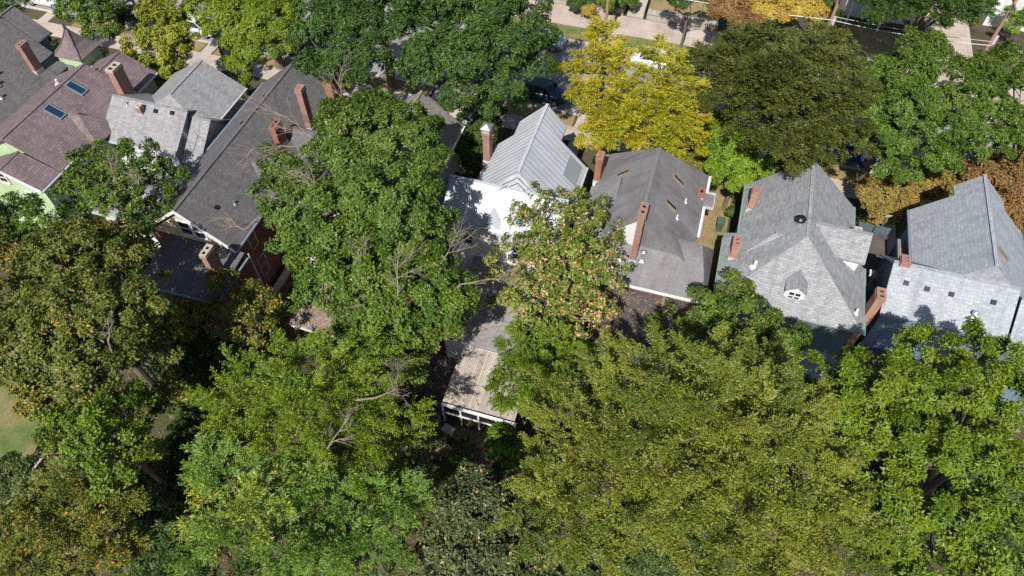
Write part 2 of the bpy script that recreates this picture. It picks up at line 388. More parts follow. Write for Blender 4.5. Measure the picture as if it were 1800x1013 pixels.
    def skylight(s, x, y, w_, h, frame='trim_dark', glass='skyglass'):
        r = s.zroof(x, y)
        if not r: return
        z, n = r; t = norm(np.cross([0, 0, 1.], n)) if abs(n[2]) < .999 else np.array([1., 0, 0]); u = np.cross(n, t); c = np.array([x, y, z])
        f = MB()
        for a, b, ca, cb in ((t, u, w_/2, .04), (-t, u, w_/2, .04)): f.obox(c+a*ca+n*.04, t*.04, u*(h/2+.04), n*.06)
        for a in (1, -1): f.obox(c+u*a*h/2+n*.04, t*(w_/2-.04), u*.04, n*.06)
        o = f.build('skylight', frame, s.root); g = MB(); g.obox(c+n*.05, t*(w_/2-.04), u*(h/2-.04), n*.015); g.build('pane', glass, o)
    def boxvent(s, x, y, a=.27):
        z, n = s.zroof(x, y); t = norm(np.cross([0, 0, 1.], n)); u = np.cross(n, t); c = np.array([x, y, z])
        m = MB(); m.obox(c+n*.05, t*a*.4, u*a*.4, n*.05); m.obox(c+n*.12, t*a/2, u*a/2, n*.025); m.obox(c+n*.10-u*a*.5, t*a*.5, u*.02, n*.03)
        m.build('roof_vent', 'black', s.root)
    def pipe(s, x, y, h=.6, r=.07, cap=False, mat='galv'):
        q = s.zroof(x, y); z = q[0] if q else 6; m = MB(); m.tube([(x, y, z-.1), (x, y, z+h)], r, 8)
        m.tube([(x, y, z-.05), (x, y, z+.09)], [r*2.6, r*1.1], 10)
        if cap: m.tube([(x, y, z+h), (x, y, z+h+.05), (x, y, z+h+.16)], [r*1.9, r*1.9, r*.4], 10)
        m.build('vent_pipe', mat, s.root)
    def poly_prism(s, pts, z0, z1):
        n = len(pts)
        for k in range(n):
            a, b = pts[k], pts[(k+1) % n]; s.wall.face([(a[0], a[1], z0), (b[0], b[1], z0), (b[0], b[1], z1), (a[0], a[1], z1)])
        s.wall.face([(p[0], p[1], z1) for p in pts])
    def downpipe(s, x, y, z0, z1, mat=None):
        m = MB(); m.tube([(x, y, z0), (x, y, z1)], .05, 6); m.build('downpipe', mat or s.gutmat, s.root)
    def finish(s):
        s.roof.build('roof', s.roofmat, s.root)
        if s.wall.f: s.wall.build('wall', s.wallmat, s.root)
        if s.gut.f: s.gut.build('gutter', s.gutmat, s.root)
        for q in s.guts: q.build('gutter', s.gutmat, s.root)
        for q in s.caps: q.build('ridge_cap', s.roofmat, s.root)
        if s.ridge.f: s.ridge.build('hip_cap', s.roofmat, s.root)
        if s.seam.f: s.seam.build('roof_seams', s.roofmat, s.root)

# ------------------------------------------------ ground, street
g = MB(); g.box(-400, -300, -1, 400, 500, 0); g.build('ground', 'ground', kind='structure')
g = MB(); g.box(-300, 48.4, -.5, 300, 58.6, .004); g.build('road', 'asphalt', kind='structure')
g = MB()  # slanting row of thin white dashes laid across the road
for k in range(9): g.box(-12.55+k*.055, 51.6+k*.72, .004, -12.43+k*.055, 52.0+k*.72, .008)
g.build('road_dashes', 'white', kind='structure')
for y0, y1 in ((48.22, 48.4), (58.6, 58.78)):
    g = MB(); g.box(-300, y0, -.3, 300, y1, .13); g.build('kerb', 'kerb', kind='structure')
g = MB(); g.box(-300, 44.9, -.3, 300, 46.7, .05); g.build('pavement', 'pave', kind='structure')
g = MB(); g.box(-300, 61.1, -.3, 300, 64.2, .08); g.build('pavement', 'pave', kind='structure')
for x0, x1 in ((-59.3, -45), (-43.6, -22), (-20.5, -9), (-7.4, 6), (7.4, 16), (17.3, 70)):
    g = MB(); g.box(x0, 46.7, -.3, x1, 48.22, .03); g.build('grass_verge', 'drylawn', kind='structure')
g = MB(); g.box(-63, 46.7, -.3, -61.9, 48.22, .045); g.box(-62.9, 37, -.3, -61.8, 44.9, .04)
for x in (-44.3, -21.2, -8.2, 6.7, 16.6): g.box(x-.55, 46.7, -.3, x+.55, 48.22, .045); g.box(x-.5, 38.5, -.3, x+.5, 44.9, .04)
g.build('front_path', 'concrete', kind='structure')
for x0, x1 in ((-80, -9.7), (-7.9, -3.9+2.6), (.4, 60)):
    g = MB(); g.box(x0, 58.78, -.3, x1, 61.1, .03); g.build('grass_verge', 'lawn', kind='structure')
g = MB(); g.box(-9.6, 58.78, -.3, -8.0, 61.1, .045); g.build('verge_crossing', 'concrete', kind='structure')
g = MB(); g.box(-300, 65.0, -.3, -8.1, 120, .55); g.box(-5.9, 65.0, -.3, 1.0, 120, .55); g.build('raised_front_lawn', 'drylawn', kind='structure')
g = MB(); g.box(12.5, 64.2, -.3, 20.5, 69, .06); g.build('grass_verge', 'drylawn', kind='structure')
g = MB(); g.box(20.6, 58.9, -.3, 25, 61.1, .05); g.box(20.3, 64.2, -.3, 24.4, 82, .065); g.build('driveway', 'pave', kind='structure')
g = MB(); g.box(-60, 6, -.3, -32.6, 15.4, .03); g.build('back_lawn', 'lawn', kind='structure')
g = MB(); g.box(-39, 15.4, -.3, -33.4, 16.6, .05); g.build('garden_path', 'concrete', kind='structure')
g = MB(); g.box(2.7, 28, -.3, 5.0, 44.9, .03); g.build('side_lawn', 'drylawn', kind='structure')
g = MB(); g.box(12.1, 31.5, -.3, 13.2, 44.9, .03); g.build('side_lawn', 'drylawn', kind='structure')
g = MB(); g.box(-10.4, 12.5, -.3, -9.5, 16.0, .03); g.build('garden_path', 'dirt', kind='structure')
g = MB(); g.box(-9.7, 15.6, -.3, -5.0, 17.7, .035); g.build('patio', 'dirt', kind='structure')
# low stone walls and steps beyond the far pavement
for x0, x1, lab in ((-60, -8.15, 'low stone retaining wall left of the front steps across the street'), (-5.85, 1.0, 'low stone retaining wall right of the front steps across the street')):
    m = MB(); m.box(x0, 64.3, 0, x1, 65.0, .62); m.box(x0, 64.22, .62, x1, 65.03, .74)
    m.build('retaining_wall', 'stone', label=lab, cat='wall', base=(x0, 64.6, 0))
t = thing('front_steps', 'concrete steps with dark railings between two stone walls across the street', 'steps', (-7, 65, 0))
for k in range(4):
    m = MB(); m.box(-7.8, 64.3+k*.45, 0, -6.2, 64.74+k*.45, .15*(k+1)); m.build('step', 'concrete', t)
for x in (-7.95, -6.05):
    m = MB()
    for k in range(4): m.tube([(x, 64.45+k*.5, .1), (x, 64.45+k*.5, 1.15+.15*k)], .03, 5)
    m.tube([(x, 64.4, 1.1), (x, 66.0, 1.65)], .035, 5); m.build('railing', 'black', t)
m = MB(); m.box(-7.9, 66.1, .4, -6.1, 75, .58); m.build('front_path', 'concrete', kind='structure')
# ------------------------------------------------ houses, left to right
# dark shingled house in the top left corner
h = House('dark grey shingled house with a tall red chimney and skylight in the top left corner', (-51, 30, 0), 'sh_dark', 'sid_blue', 'trim_dark')
h.gable(-55.4, -46.9, 18, 35.2, 6.2, 9.5); h.gable(-53.6, -48.9, 35.26, 36.7, 7.7, 9.5)
h.gable(-49.4, -46.3, 34.4, 36.2, 5.6, 6.7, axis='x', gut='')
h.chimney(-47.75, 33.15, 6.4, 9.2, .42, .68, 'brick_pk', capmat='brick_pk')
h.skylight(-49.2, 30.0, .8, 1.1); h.pipe(-48.5, 30.2, .5, .09); h.pipe(-47.9, 29.5, .45, .07); h.pipe(-47.7, 28.2, .35, .07, mat='black'); h.pipe(-48.9, 30.8, .6, .06)
h.finish()
# plum shingled green house
h = House('pale green clapboard house with plum shingled roof, two blue skylights and a pointed corner turret', (-43.2, 30, 0), 'sh_purple', 'sid_green', 'trim_grey')
h.gable(-46.9, -39.6, 24.9, 33.6, 6.2, 8.1)
h.gable(-45.4, -39.64, 22.9, 24.84, 5.9, 7.35, rx=-42.3, ze1=6.17)
h.gable(-45.0, -39.75, 33.66, 36.3, 6.2, 7.55, rx=-42.4)
h.gable(-42.3, -38.95, 27.9, 30.5, 6.1, 7.45, axis='x', hip1=1.9)
# bell-cast pyramid roof of the turret
cx, cy = -46.35, 36.05
lv = [(0.0, 8.95), (.28, 8.35), (.62, 7.75), (1.0, 7.3), (1.28, 7.08)]
for k in range(4):
    r0, z0 = lv[k]; r1, z1 = lv[k+1]
    cs = [(-1, -1), (1, -1), (1, 1), (-1, 1)]
    for j in range(4):
        a, b = cs[j], cs[(j+1) % 4]
        p = [(cx+a[0]*r1, cy+a[1]*r1, z1), (cx+b[0]*r1, cy+b[1]*r1, z1), (cx+b[0]*r0, cy+b[1]*r0, z0)] + ([(cx+a[0]*r0, cy+a[1]*r0, z0)] if r0 else [])
        h.roof.face(p)
        for q in (a,):
            h.ridge.obox(((cx+q[0]*(r0+r1)/2), cy+q[1]*(r0+r1)/2, (z0+z1)/2+.02), ((r1-r0)/2*q[0], (r1-r0)/2*q[1], (z1-z0)/2), (-q[1]*.05, q[0]*.05, 0), (0, 0, .03))
h.roof.face([(cx+a*1.28, cy+b*1.28, 7.07) for a, b in ((-1, 1), (1, 1), (1, -1), (-1, -1))])
h.wall.box(cx-1.05, cy-1.05, 0, cx+1.05, cy+1.05, 7.06)
m = MB(); m.tube([(cx, cy, 8.8), (cx, cy, 9.15), (cx, cy, 9.45)], [.14, .1, .01], 8); m.build('finial', 'trim_dark', h.root)
h.chimney(-39.85, 32.95, 6.3, 9.0, .56, 1.0, 'brick_pk')
h.skylight(-42.45, 31.35, .62, 1.25, 'trim_blue'); h.skylight(-42.3, 28.75, .62, 1.25, 'trim_blue')
h.pipe(-44.2, 31.5, .35, .09, mat='white'); m = MB(); m.tube([(-43.1, 30.3, 7.8), (-43.1, 30.3, 8.9)], .014, 4); m.tube([(-43.5, 30.1, 8.8), (-42.7, 30.5, 8.8)], .008, 4)
for k in range(4): m.tube([(-43.4+k*.2-.1, 30.14+k*.1+.18, 8.8), (-43.4+k*.2+.1, 30.14+k*.1-.18, 8.8)], .006, 4)
m.build('antenna', 'trim_dark', h.root)
h.window((-42.9, 23.2, 6.3), '-y', .6, .9); h.window((-41.3, 23.2, 4.7), '-y', .7, 1.2)
h.window((-39.95, 27.2, 4.9), '+x', .8, 1.3); h.window((-39.95, 25.6, 4.6), '+x', .7, 1.2)
for a, b in (((-45.4, 22.88, 5.84), (-42.3, 22.88, 7.29)), ((-42.3, 22.88, 7.29), (-39.64, 22.88, 6.1))):
    a, b = np.array(a), np.array(b); m = MB(); m.obox((a+b)/2, (b-a)/2, (0, .04, 0), (0, 0, .11)); m.build('rake_board', 'white', h.root)
h.finish()
# light grey house between green and brick
h = House('light grey shingled house with a steep front gable, small capped chimney and two roof vents', (-35.5, 32, 0), 'sh_grey', 'sid_white', 'trim_grey')
h.gable(-38.4, -32.2, 31.3, 36.6, 6.2, 8.0, hip0=1.1, gut='R')
h.gable(-39.7, -33.5, 28.9, 34.3, 5.75, 7.55, axis='x', gut='L', hip0=.01)
h.gable(-33.3, -31.85, 29.0, 34.2, 5.2, 7.1, axis='x', gut='')
h.gable(-38.6, -32.6, 24.5, 29.2, 3.0, 3.9, axis='x')
h.chimney(-37.0, 30.95, 6.1, 7.75, .34, .34, 'brick_pk', pots=0)
h.boxvent(-35.9, 31.2); h.boxvent(-34.6, 31.3)
m = MB(); m.tube([(-32.6, 29.6, 5.6), (-32.6, 29.6, 7.6)], .02, 4); m.tube([(-33.1, 29.9, 7.5), (-32.0, 29.3, 7.5)], .012, 4)
for k in range(5): m.tube([(-33.0+k*.22-.12, 29.84-k*.12-.22, 7.5), (-33.0+k*.22+.12, 29.84-k*.12+.22, 7.5)], .009, 4)
m.build('antenna', 'galv', h.root); h.pipe(-38.3, 31.2, .3, .06)
h.finish()
# brick house with the long slate roof
h = House('tall dark red brick house with long charcoal shingled gable and white double attic window', (-28, 30, 0), 'sh_slate', 'brick_dk', 'trim_blue')
h.gable(-31.3, -24.7, 22.1, 37.6, 6.15, 8.75, oh=.25)
h.gable(-28.0, -24.3, 26.75, 29.8, 6.2, 7.75, axis='x')
h.gable(-27.5, -22.7, 30.8, 33.6, 5.9, 7.6, axis='x')
# low rear wing
slab(h.roof, [[(-29.65, 18.65, 5.5), (-24.25, 18.65, 5.5), (-24.25, 22.3, 5.95), (-29.65, 22.3, 5.95)]])
h.wall.box(-29.5, 18.85, 0, -24.42, 22.25, 5.36)
for a, b, c, d in ((-29.72, 18.5, -24.18, 18.63), (-24.23, 18.63, -24.1, 22.3), (-29.8, 18.63, -29.67, 22.3)):
    h.gut.box(a, b, 5.36, c, d, 5.48)
m = MB(); m.box(-24.5, 18.8, 0, -24.36, 30, .75); m.build('stone_base', 'stone', h.root)
m = MB(); m.face([(-30.75, 22.3, 5.98), (-25.25, 22.3, 5.98), (-28, 22.3, 8.45)]); m.face([(-30.75, 22.31, 5.98), (-28, 22.31, 8.45), (-25.25, 22.31, 5.98)]); m.build('gable_cladding', 'sid_cream', h.root)
for s_ in (-1, 1):
    a, b = np.array((-28+s_*3.3, 22.08, 6.07)), np.array((-28, 22.08, 8.68)); m = MB(); m.obox((a+b)/2, (b-a)/2, (0, .05, 0), (0, 0, .10)); m.build('rake_board', 'white', h.root)
h.window((-27.95, 22.29, 7.05), '-y', .78, 1.1, mull=1); h.window((-27.0, 22.29, 7.0), '-y', .72, 1.05)
h.chimney(-24.9, 20.35, 5.6, 8.2, .4, .85, 'brick_pk')
h.chimney(-25.2, 33.6, 5.8, 10.0, .44, .56, 'brick_pk', capmat='brick_pk'); h.chimney(-25.9, 30.9, 6.4, 8.9, .4, .9, 'brick', capmat='brick')
h.chimney(-23.75, 35.3, 0, 9.9, .55, 1.2, 'brick', pots=0, capmat='brick')
h.window((-24.98, 24.0, 2.5), '+x', .7, 1.6, 'trim_blue'); h.window((-24.98, 24.0, 5.0), '+x', .65, 1.0, 'trim_blue'); h.window((-24.42, 21.4, 2.5), '+x', .65, 1.5, 'trim_blue')
h.downpipe(-24.15, 22.45, 0, 5.7, 'trim_grey'); h.downpipe(-29.6, 18.5, 3.0, 5.4)
h.pipe(-26.0, 24.9, .3, .06); h.boxvent(-28.15, 33.5, .2); h.boxvent(-28.15, 30.5, .2); h.boxvent(-26.6, 23.9, .22)
m = MB(); m.box(-26.6, 21.2, 5.84, -26.2, 21.4, 6.0); m.build('roof_vent', 'concrete', h.root)
h.finish()
# brown roofed house hidden behind the big maple
h = House('white house with two brown shingled gables half hidden behind the large maple', (-19, 33, 0), 'sh_brown', 'sid_white', 'white')
h.gable(-20.9, -15.0, 26, 37.2, 6.3, 8.7); h.gable(-24.0, -20.6, 34.8, 38.1, 6.6, 9.0, hip0=1.2, hip1=1.0)
h.gable(-23.4, -18.5, 26, 34.6, 5.2, 7.2)
m = MB(); a = (-22.3, 37.1, 9.3)
for p, q in (((-22.65, 36.6, 8.75), (-21.95, 36.6, 8.75)), ((-21.95, 36.6, 8.75), (-21.95, 37.5, 8.75)), ((-21.95, 37.5, 8.75), (-22.65, 37.5, 8.75)), ((-22.65, 37.5, 8.75), (-22.65, 36.6, 8.75))): m.face([p, q, a])
m.build('metal_cap', 'galv', h.root)
h.boxvent(-17.3, 35.6, .3); m = MB(); m.box(-15.4, 37.3, 5.4, -14.8, 38.3, 5.9); m.build('porch_cornice', 'white', h.root)
m = MB(); m.box(-20.6, 37.4, 6.4, -18.9, 37.9, 6.6); m.build('fascia', 'white', h.root)
h.finish()
# metal roofed house
h = House('white house with pale standing seam metal roof and a hooded pink brick chimney', (-9, 32, 0), 'metal', 'sid_white', 'trim_grey')
h.gable(-12.5, -5.65, 29.9, 36.1, 5.85, 9.2, rx=-9.05, seams=True, gut='R', hip0=1.05)
h.gable(-10.95, -7.6, 36.14, 37.75, 7.25, 9.2, rx=-9.05, ze1=7.6, seams=True, gut='')
h.gable(-13.4, -5.6, 28.2, 32.3, 6.25, 8.3, axis='x', gut='L', seams=True, oh=.25)
slab(h.roof, [[(-10.7, 28.3, 6.5), (-10.1, 28.3, 7.0), (-10.1, 29.3, 7.35), (-10.7, 28.8, 6.85)], [(-10.1, 28.3, 7.0), (-9.5, 28.3, 6.5), (-9.5, 28.8, 6.85), (-10.1, 29.3, 7.35)]], .1)


m = MB(); z, n = h.zroof(-6.35, 34.9); t = norm(np.cross([0, 0, 1.], n)); u = np.cross(n, t); m.obox(np.array((-6.4, 34.7, z))+n*.05, t*1.0, u*.62, n*.03); m.build('glass_panel', 'softglass', h.root)
h.chimney(-12.35, 34.7, 4.5, 8.7, .48, .6, 'brick_pk', pots=0, metalcap=True)
h.window((-11.7, 28.44, 4.75), '-y', .6, .95)
h.window((-8.2, 28.44, 4.4), '-y', .8, 1.3)
m = MB(); m.box(-14.1, 29.4, 0, -13.2, 31.4, 6.6); m.build('side_annexe', 'sid_blue', h.root)
m = MB(); m.box(-7.55, 36.2, 3.6, -5.7, 38.2, 3.75); m.build('porch_roof', 'wood', h.root)
m = MB(); m.box(-11.1, 21.9, 0, -5.2, 28.4, 3.0); m.build('rear_extension', 'sid_white', h.root)
m = MB(); m.box(-11.3, 21.7, 3.0, -5.0, 28.43, 3.16); m.build('flat_roof', 'flat_grey', h.root)
h.finish()
# slate grey house with central chimney
h = House('smooth grey roofed brick house with three slim skylights and tall chimney on its rear slope', (-1, 32, 0), 'roll', 'brick', 'white')
h.gable(-4.65, 2.5, 31.6, 37.2, 6.3, 9.5, rx=-1.05, hip1=1.9)
h.gable(-3.1, 2.45, 29.0, 31.54, 7.6, 9.48, rx=-1.05, ze1=6.34, gut='')
h.roof.face([(-1.0, 29.25, 6.0), (2.3, 29.25, 6.0), (2.3, 29.25, 6.3), (-1.0, 29.25, 9.3)])
h.gable(-5.0, 3.75, 27.2, 31.5, 5.5, 7.3, axis='x', hip1=.9, gut='L', oh=.2, rx=30.0)
slab(h.roof, [[(-4.75, 31.0, 6.5), (-2.9, 31.0, 7.6), (-2.9, 33.2, 8.35), (-4.75, 33.2, 7.0)]])
m = MB(); m.box(-4.62, 31.15, 4.4, -2.95, 31.3, 6.35); m.build('dormer_wall', 'sid_white', h.root)
m = MB(); m.face([(-2.85, 29.24, 6.0), (-1.05, 29.24, 6.0), (-1.05, 29.24, 9.2), (-2.85, 29.24, 7.7)]); m.build('gable_cladding', 'sid_white', h.root)
m = MB(); m.box(2.62, 31.6, 6.2, 2.68, 34.2, 6.38); m.box(2.62, 35.6, 6.2, 2.68, 37.2, 6.38); m.box(2.62, 34.2, 6.2, 3.1, 34.26, 6.38); m.box(2.62, 35.54, 6.2, 3.1, 35.6, 6.38); m.box(3.1, 34.2, 6.2, 3.16, 35.6, 6.38); m.build('box_gutter', 'trim_grey', h.root)
slab(h.roof, [[(2.5, 34.27, 6.3), (3.08, 34.27, 6.25), (3.08, 35.53, 6.25), (2.5, 35.53, 6.3)]], .08)
h.chimney(-4.62, 34.7, 0, 8.5, .42, .66, 'brick', capmat='brick_pk', label=None)
h.chimney(-1.0, 28.75, 6.6, 10.6, .38, .95, 'brick_pk', capmat='brick_pk')
h.chimney(2.2, 35.0, 6.0, 6.95, .36, .6, 'brick', pots=0, capmat='brick')
for x, y in ((-2.9, 34.1), (.55, 34.3), (.45, 31.9)): h.skylight(x, y, .32, 1.0, 'wood', 'glass')
h.pipe(-1.8, 28.4, .7, .1, True); h.pipe(-.45, 28.6, .7, .1, True); h.pipe(1.3, 33.2, .3, .05, mat='white'); h.pipe(1.0, 31.4, .3, .05, mat='white')
m = MB(); m.box(-2.0, 23.4, 0, 2.5, 27.3, 4.8); m.build('rear_extension', 'sid_white', h.root)
m = MB(); m.box(-2.2, 23.2, 4.8, 2.7, 27.3, 4.95); m.build('flat_roof', 'flat_dark', h.root)
m = MB(); m.box(1.3, 23.3, 4.95, 1.45, 27.25, 5.1); m.box(-2.2, 23.1, 4.8, 2.7, 23.19, 5.05); m.build('roof_edge', 'wood', h.root)
h.finish()
# broad grey house with green gutters
h = House('broad weathered grey roof with green gutters, round black turbine vent and four brick chimneys', (8.3, 32, 0), 'sh_mid', 'sid_teal', 'trim_green')
h.gable(5.0, 11.85, 31.9, 37.1, 6.3, 9.5, rx=8.3)
h.gable(4.15, 12.5, 26.9, 31.86, 6.4, 9.44, rx=8.3, hip0=3.6, oh=.4)
h.gable(4.1, 8.3, 29.5, 32.5, 6.15, 8.6, axis='x', hip0=2.6, gut='')
h.gable(8.6, 11.98, 30.75, 33.35, 7.95, 9.1, axis='x', walls=False, gut='')
m = MB(); m.box(9.0, 30.95, 6.0, 11.75, 33.15, 7.9); m.build('dormer_wall', 'white', h.root)
# small rear dormer
slab(h.roof, [[(7.75, 27.6, 7.75), (8.35, 27.6, 8.2), (8.35, 29.8, 8.2), (7.75, 29.3, 7.75)], [(8.35, 27.6, 8.2), (8.95, 27.6, 7.75), (8.95, 29.3, 7.75), (8.35, 29.8, 8.2)]], .07)
m = MB(); m.face([(7.8, 27.75, 6.6), (8.9, 27.75, 6.6), (8.9, 27.75, 7.68), (8.35, 27.75, 8.1), (7.8, 27.75, 7.68)]); m.box(7.84, 27.97, 6.6, 8.86, 29.3, 7.66); m.build('dormer_wall', 'white', h.root)
h.window((8.35, 27.74, 7.3), '-y', .62, .62, mull=2)
h.chimney(5.35, 34.75, 6.0, 8.2, .38, .62, 'brick_or', capmat='brick_pk'); h.chimney(4.7, 30.2, 5.9, 8.15, .38, .68, 'brick_or', capmat='brick_pk')
h.chimney(11.75, 33.85, 5.9, 7.5, .42, .48, 'brick_or', pots=0); h.chimney(12.8, 28.6, 0, 8.2, .44, .75, 'brick_or', capmat='brick_pk')
z, n = h.zroof(7.85, 31.7)
m = MB(); m.tube([(7.85, 31.7, z-.1), (7.85, 31.7, z+.22)], .16, 12); m.build('turbine_base', 'galv', h.root)
m = MB(); m.tube([(7.85, 31.7, z+.2), (7.85, 31.7, z+.27), (7.85, 31.7, z+.42), (7.85, 31.7, z+.52), (7.85, 31.7, z+.56)], [.2, .29, .3, .18, .02], 14); m.build('turbine_vent', 'black', h.root, smooth=True)
h.pipe(5.9, 28.9, .45, .1, mat='white'); h.pipe(11.9, 27.9, .35, .07, mat='white')
h.window((11.7, 27.58, 4.6), '-y', .85, 1.15, 'trim_blue', mull=2); h.window((8.6, 27.58, 4.4), '-y', .85, 1.15, 'trim_blue')
slab(h.roof, [[(5.0, 24.6, 2.7), (13.0, 24.6, 2.7), (13.0, 27.55, 3.3), (5.0, 27.55, 3.3)]])
h.wall.box(5.2, 25.0, 0, 12.8, 27.5, 2.5)
m = MB()
for x in np.arange(9, 13.01, 1.0): m.tube([(x, 24.7, 2.7), (x, 24.7, 3.55)], .025, 4)
m.tube([(9, 24.7, 3.5), (13, 24.7, 3.5)], .03, 4); m.build('railing', 'trim_blue', h.root)
h.finish()
# light grey house on the right
h = House('pale grey shingled house with blue walls, row of square roof vents and a side deck', (18.3, 33, 0), 'sh_light', 'sid_blue', 'trim_blue')
h.gable(15.3, 21.9, 31.2, 37.8, 6.35, 9.5, rx=18.35, hip0=.01)
h.gable(17.15, 20.3, 37.84, 38.7, 8.2, 9.5, rx=18.35, ze1=7.75, gut='')
h.gable(13.45, 20.2, 28.8, 33.4, 6.3, 8.3, axis='x', oh=.25, gut='L')
h.gable(20.35, 27, 28.5, 32.9, 6.0, 8.0, axis='x', gut='L', oh=.25)
h.chimney(14.0, 31.2, 6.5, 8.6, .45, .6, 'brick_pk', capmat='brick_pk')
for x, y in ((14.35, 30.3), (15.5, 30.25), (16.8, 30.25), (19.0, 30.3)): h.boxvent(x, y, .26)
h.pipe(18.2, 29.5, .35, .1, True)
h.skylight(19.15, 32.9, .3, .95, 'wood', 'glass')
m = MB(); m.box(13.2, 33.5, 2.9, 15.25, 38.6, 3.05); m.build('deck_floor', 'flat_dark', h.root)
m = MB(); m.box(13.18, 33.4, 2.6, 13.26, 38.7, 3.6); m.box(13.26, 38.6, 2.6, 15.3, 38.7, 3.6); m.box(13.26, 33.4, 2.6, 15.2, 33.5, 3.6); m.build('deck_parapet', 'sid_teal', h.root)
for x, y in ((13.25, 33.45), (13.25, 38.6)):
    m = MB(); m.box(x-.07, y-.07, 0, x+.07, y+.07, 2.3); m.build('deck_post', 'wood', h.root)
m = MB(); m.box(15.0, 34.0, 5.0, 15.5, 36.2, 5.2); m.build('window_hood', 'sh_brown', h.root)
m = MB(); m.box(13.5, 33.1, 4.5, 15.4, 33.5, 4.7); m.build('fascia', 'white', h.root)
# satellite dish
m = MB(); m.tube([(14.2, 37.4, 3.9), (14.2, 37.4, 5.6)], .04, 6); m.build('dish_mast', 'galv', h.root)
m = MB(); c = np.array((14.2, 37.3, 5.8)); d = norm(np.array((-.3, .8, .45))); a = norm(np.cross(d, [0, 0, 1.])); b = np.cross(d, a); prev = None
for rr, dd in ((0.001, .0), (.12, .02), (.22, .05), (.28, .08)):
    ring = [c+d*dd+(a*math.cos(t)+b*math.sin(t))*rr for t in np.arange(18)*2*math.pi/18]
    if prev:
        for k in range(18): m.face([prev[k], prev[(k+1) % 18], ring[(k+1) % 18], ring[k]]); m.face([prev[k]-d*.012, ring[k]-d*.012, ring[(k+1) % 18]-d*.012, prev[(k+1) % 18]-d*.012])
    prev = ring
m.build('dish', 'trim_grey', h.root, smooth=True)
m = MB(); m.box(13.5, 24.9, 0, 19.8, 28.7, 2.6); m.build('rear_extension', 'sid_blue', h.root)
m = MB(); m.box(13.3, 24.7, 2.6, 20.0, 28.8, 2.75); m.build('flat_roof', 'flat_dark', h.root)
h.finish()
# far side: shaded house and white garage
h = House('shaded grey roofed house behind the utility poles at the top right', (15.5, 75, 0), 'sh_grey', 'sid_white', 'trim_grey')
h.gable(12.2, 19.4, 70.5, 84, 6, 9); slab(h.roof, [[(12.5, 68.3, 3.0), (19.2, 68.3, 3.0), (19.2, 70.7, 3.7), (12.5, 70.7, 3.7)]])
h.wall.box(12.7, 68.6, 0, 12.85, 68.75, 2.9); h.wall.box(18.9, 68.6, 0, 19.05, 68.75, 2.9); h.wall.box(15.7, 68.6, 0, 15.85, 68.75, 2.9)
h.finish()
h = House('white clapboard house in the far top right corner', (28.5, 78, 0), 'sh_grey', 'sid_white', 'white')
h.gable(25.5, 33, 72.8, 84, 5, 7.6, oh=.2); h.finish()
h = House('grey roofed house beyond the raised lawn at the top centre', (-3, 78, 0), 'sh_grey', 'sid_cream', 'white')
h.gable(-8, 1, 74.5, 86, 6, 9); h.finish()

# ------------------------------------------------ garden structures
h = House('small white garage with leaf strewn tan roof beneath the large maple', (-19.5, 21.6, 0), 'sh_brown', 'sid_white', 'white')
h.root['category'] = 'garage'; h.root.name = 'garage'
slab(h.roof, [[(-20.9, 20.05, 2.7), (-16.2, 20.05, 2.7), (-16.2, 23.6, 3.3), (-20.9, 23.6, 3.3)]])
h.wall.box(-20.75, 20.3, 0, -16.35, 23.4, 2.66)
h.window((-20.0, 20.29, 1.5), '-y', .8, 1.1); m = MB(); m.box(-20.75, 20.0, 2.46, -16.2, 20.04, 2.68); m.build('fascia', 'white', h.root); h.finish()
m = MB(); m.box(-19.6, 19.5, .85, -18.7, 20.1, .92); m.box(-19.55, 19.55, 0, -18.75, 20.05, .85); m.build('storage_bin', 'tarp_blue', label='bright blue storage bin against the white garage wall', cat='bin', base=(-19.1, 19.8, 0))
# corrugated patio cover
t = thing('patio_cover', 'corrugated translucent patio roof with white posts behind the metal roofed house', 'patio cover', (-7.6, 19.8, 0))
m = MB(); n_ = 42; X = np.linspace(-9.75, -5.3, n_+1)
def zc_(k): return .07*(1 if k % 2 else 0)
for k in range(n_):
    a = (X[k], 21.68, 2.95+zc_(k)); b = (X[k+1], 21.68, 2.95+zc_(k+1)); c = (X[k+1]-.0, 17.85, 2.45+zc_(k+1)); d = (X[k], 17.85, 2.45+zc_(k))
    m.face([d, c, b, a], [(p[1], p[0]-X[0]) for p in (d, c, b, a)]); m.face([(p[0], p[1], p[2]-.03) for p in (a, b, c, d)])
m.build('corrugated_sheet', 'boards', t)
m = MB(); m.box(-9.75, 21.62, 2.7, -5.3, 21.69, 2.96); m.build('ledger', 'white', t)
m = MB(); m.box(-9.8, 17.72, 2.1, -5.2, 17.84, 2.3); m.box(-9.8, 17.72, 1.25, -5.2, 17.84, 1.34); m.build('beam', 'white', t)
for x in np.arange(-9.75, -5.1, 1.12):
    m = MB(); m.box(x-.05, 17.73, .14, x+.05, 17.83, 2.1); m.build('post', 'white', t)
for x in np.arange(-9.75, -6.0, 1.12):
    m = MB(); m.box(x+.06, 17.77, 1.35, x+1.06, 17.79, 2.05); m.build('screen', 'black', t)
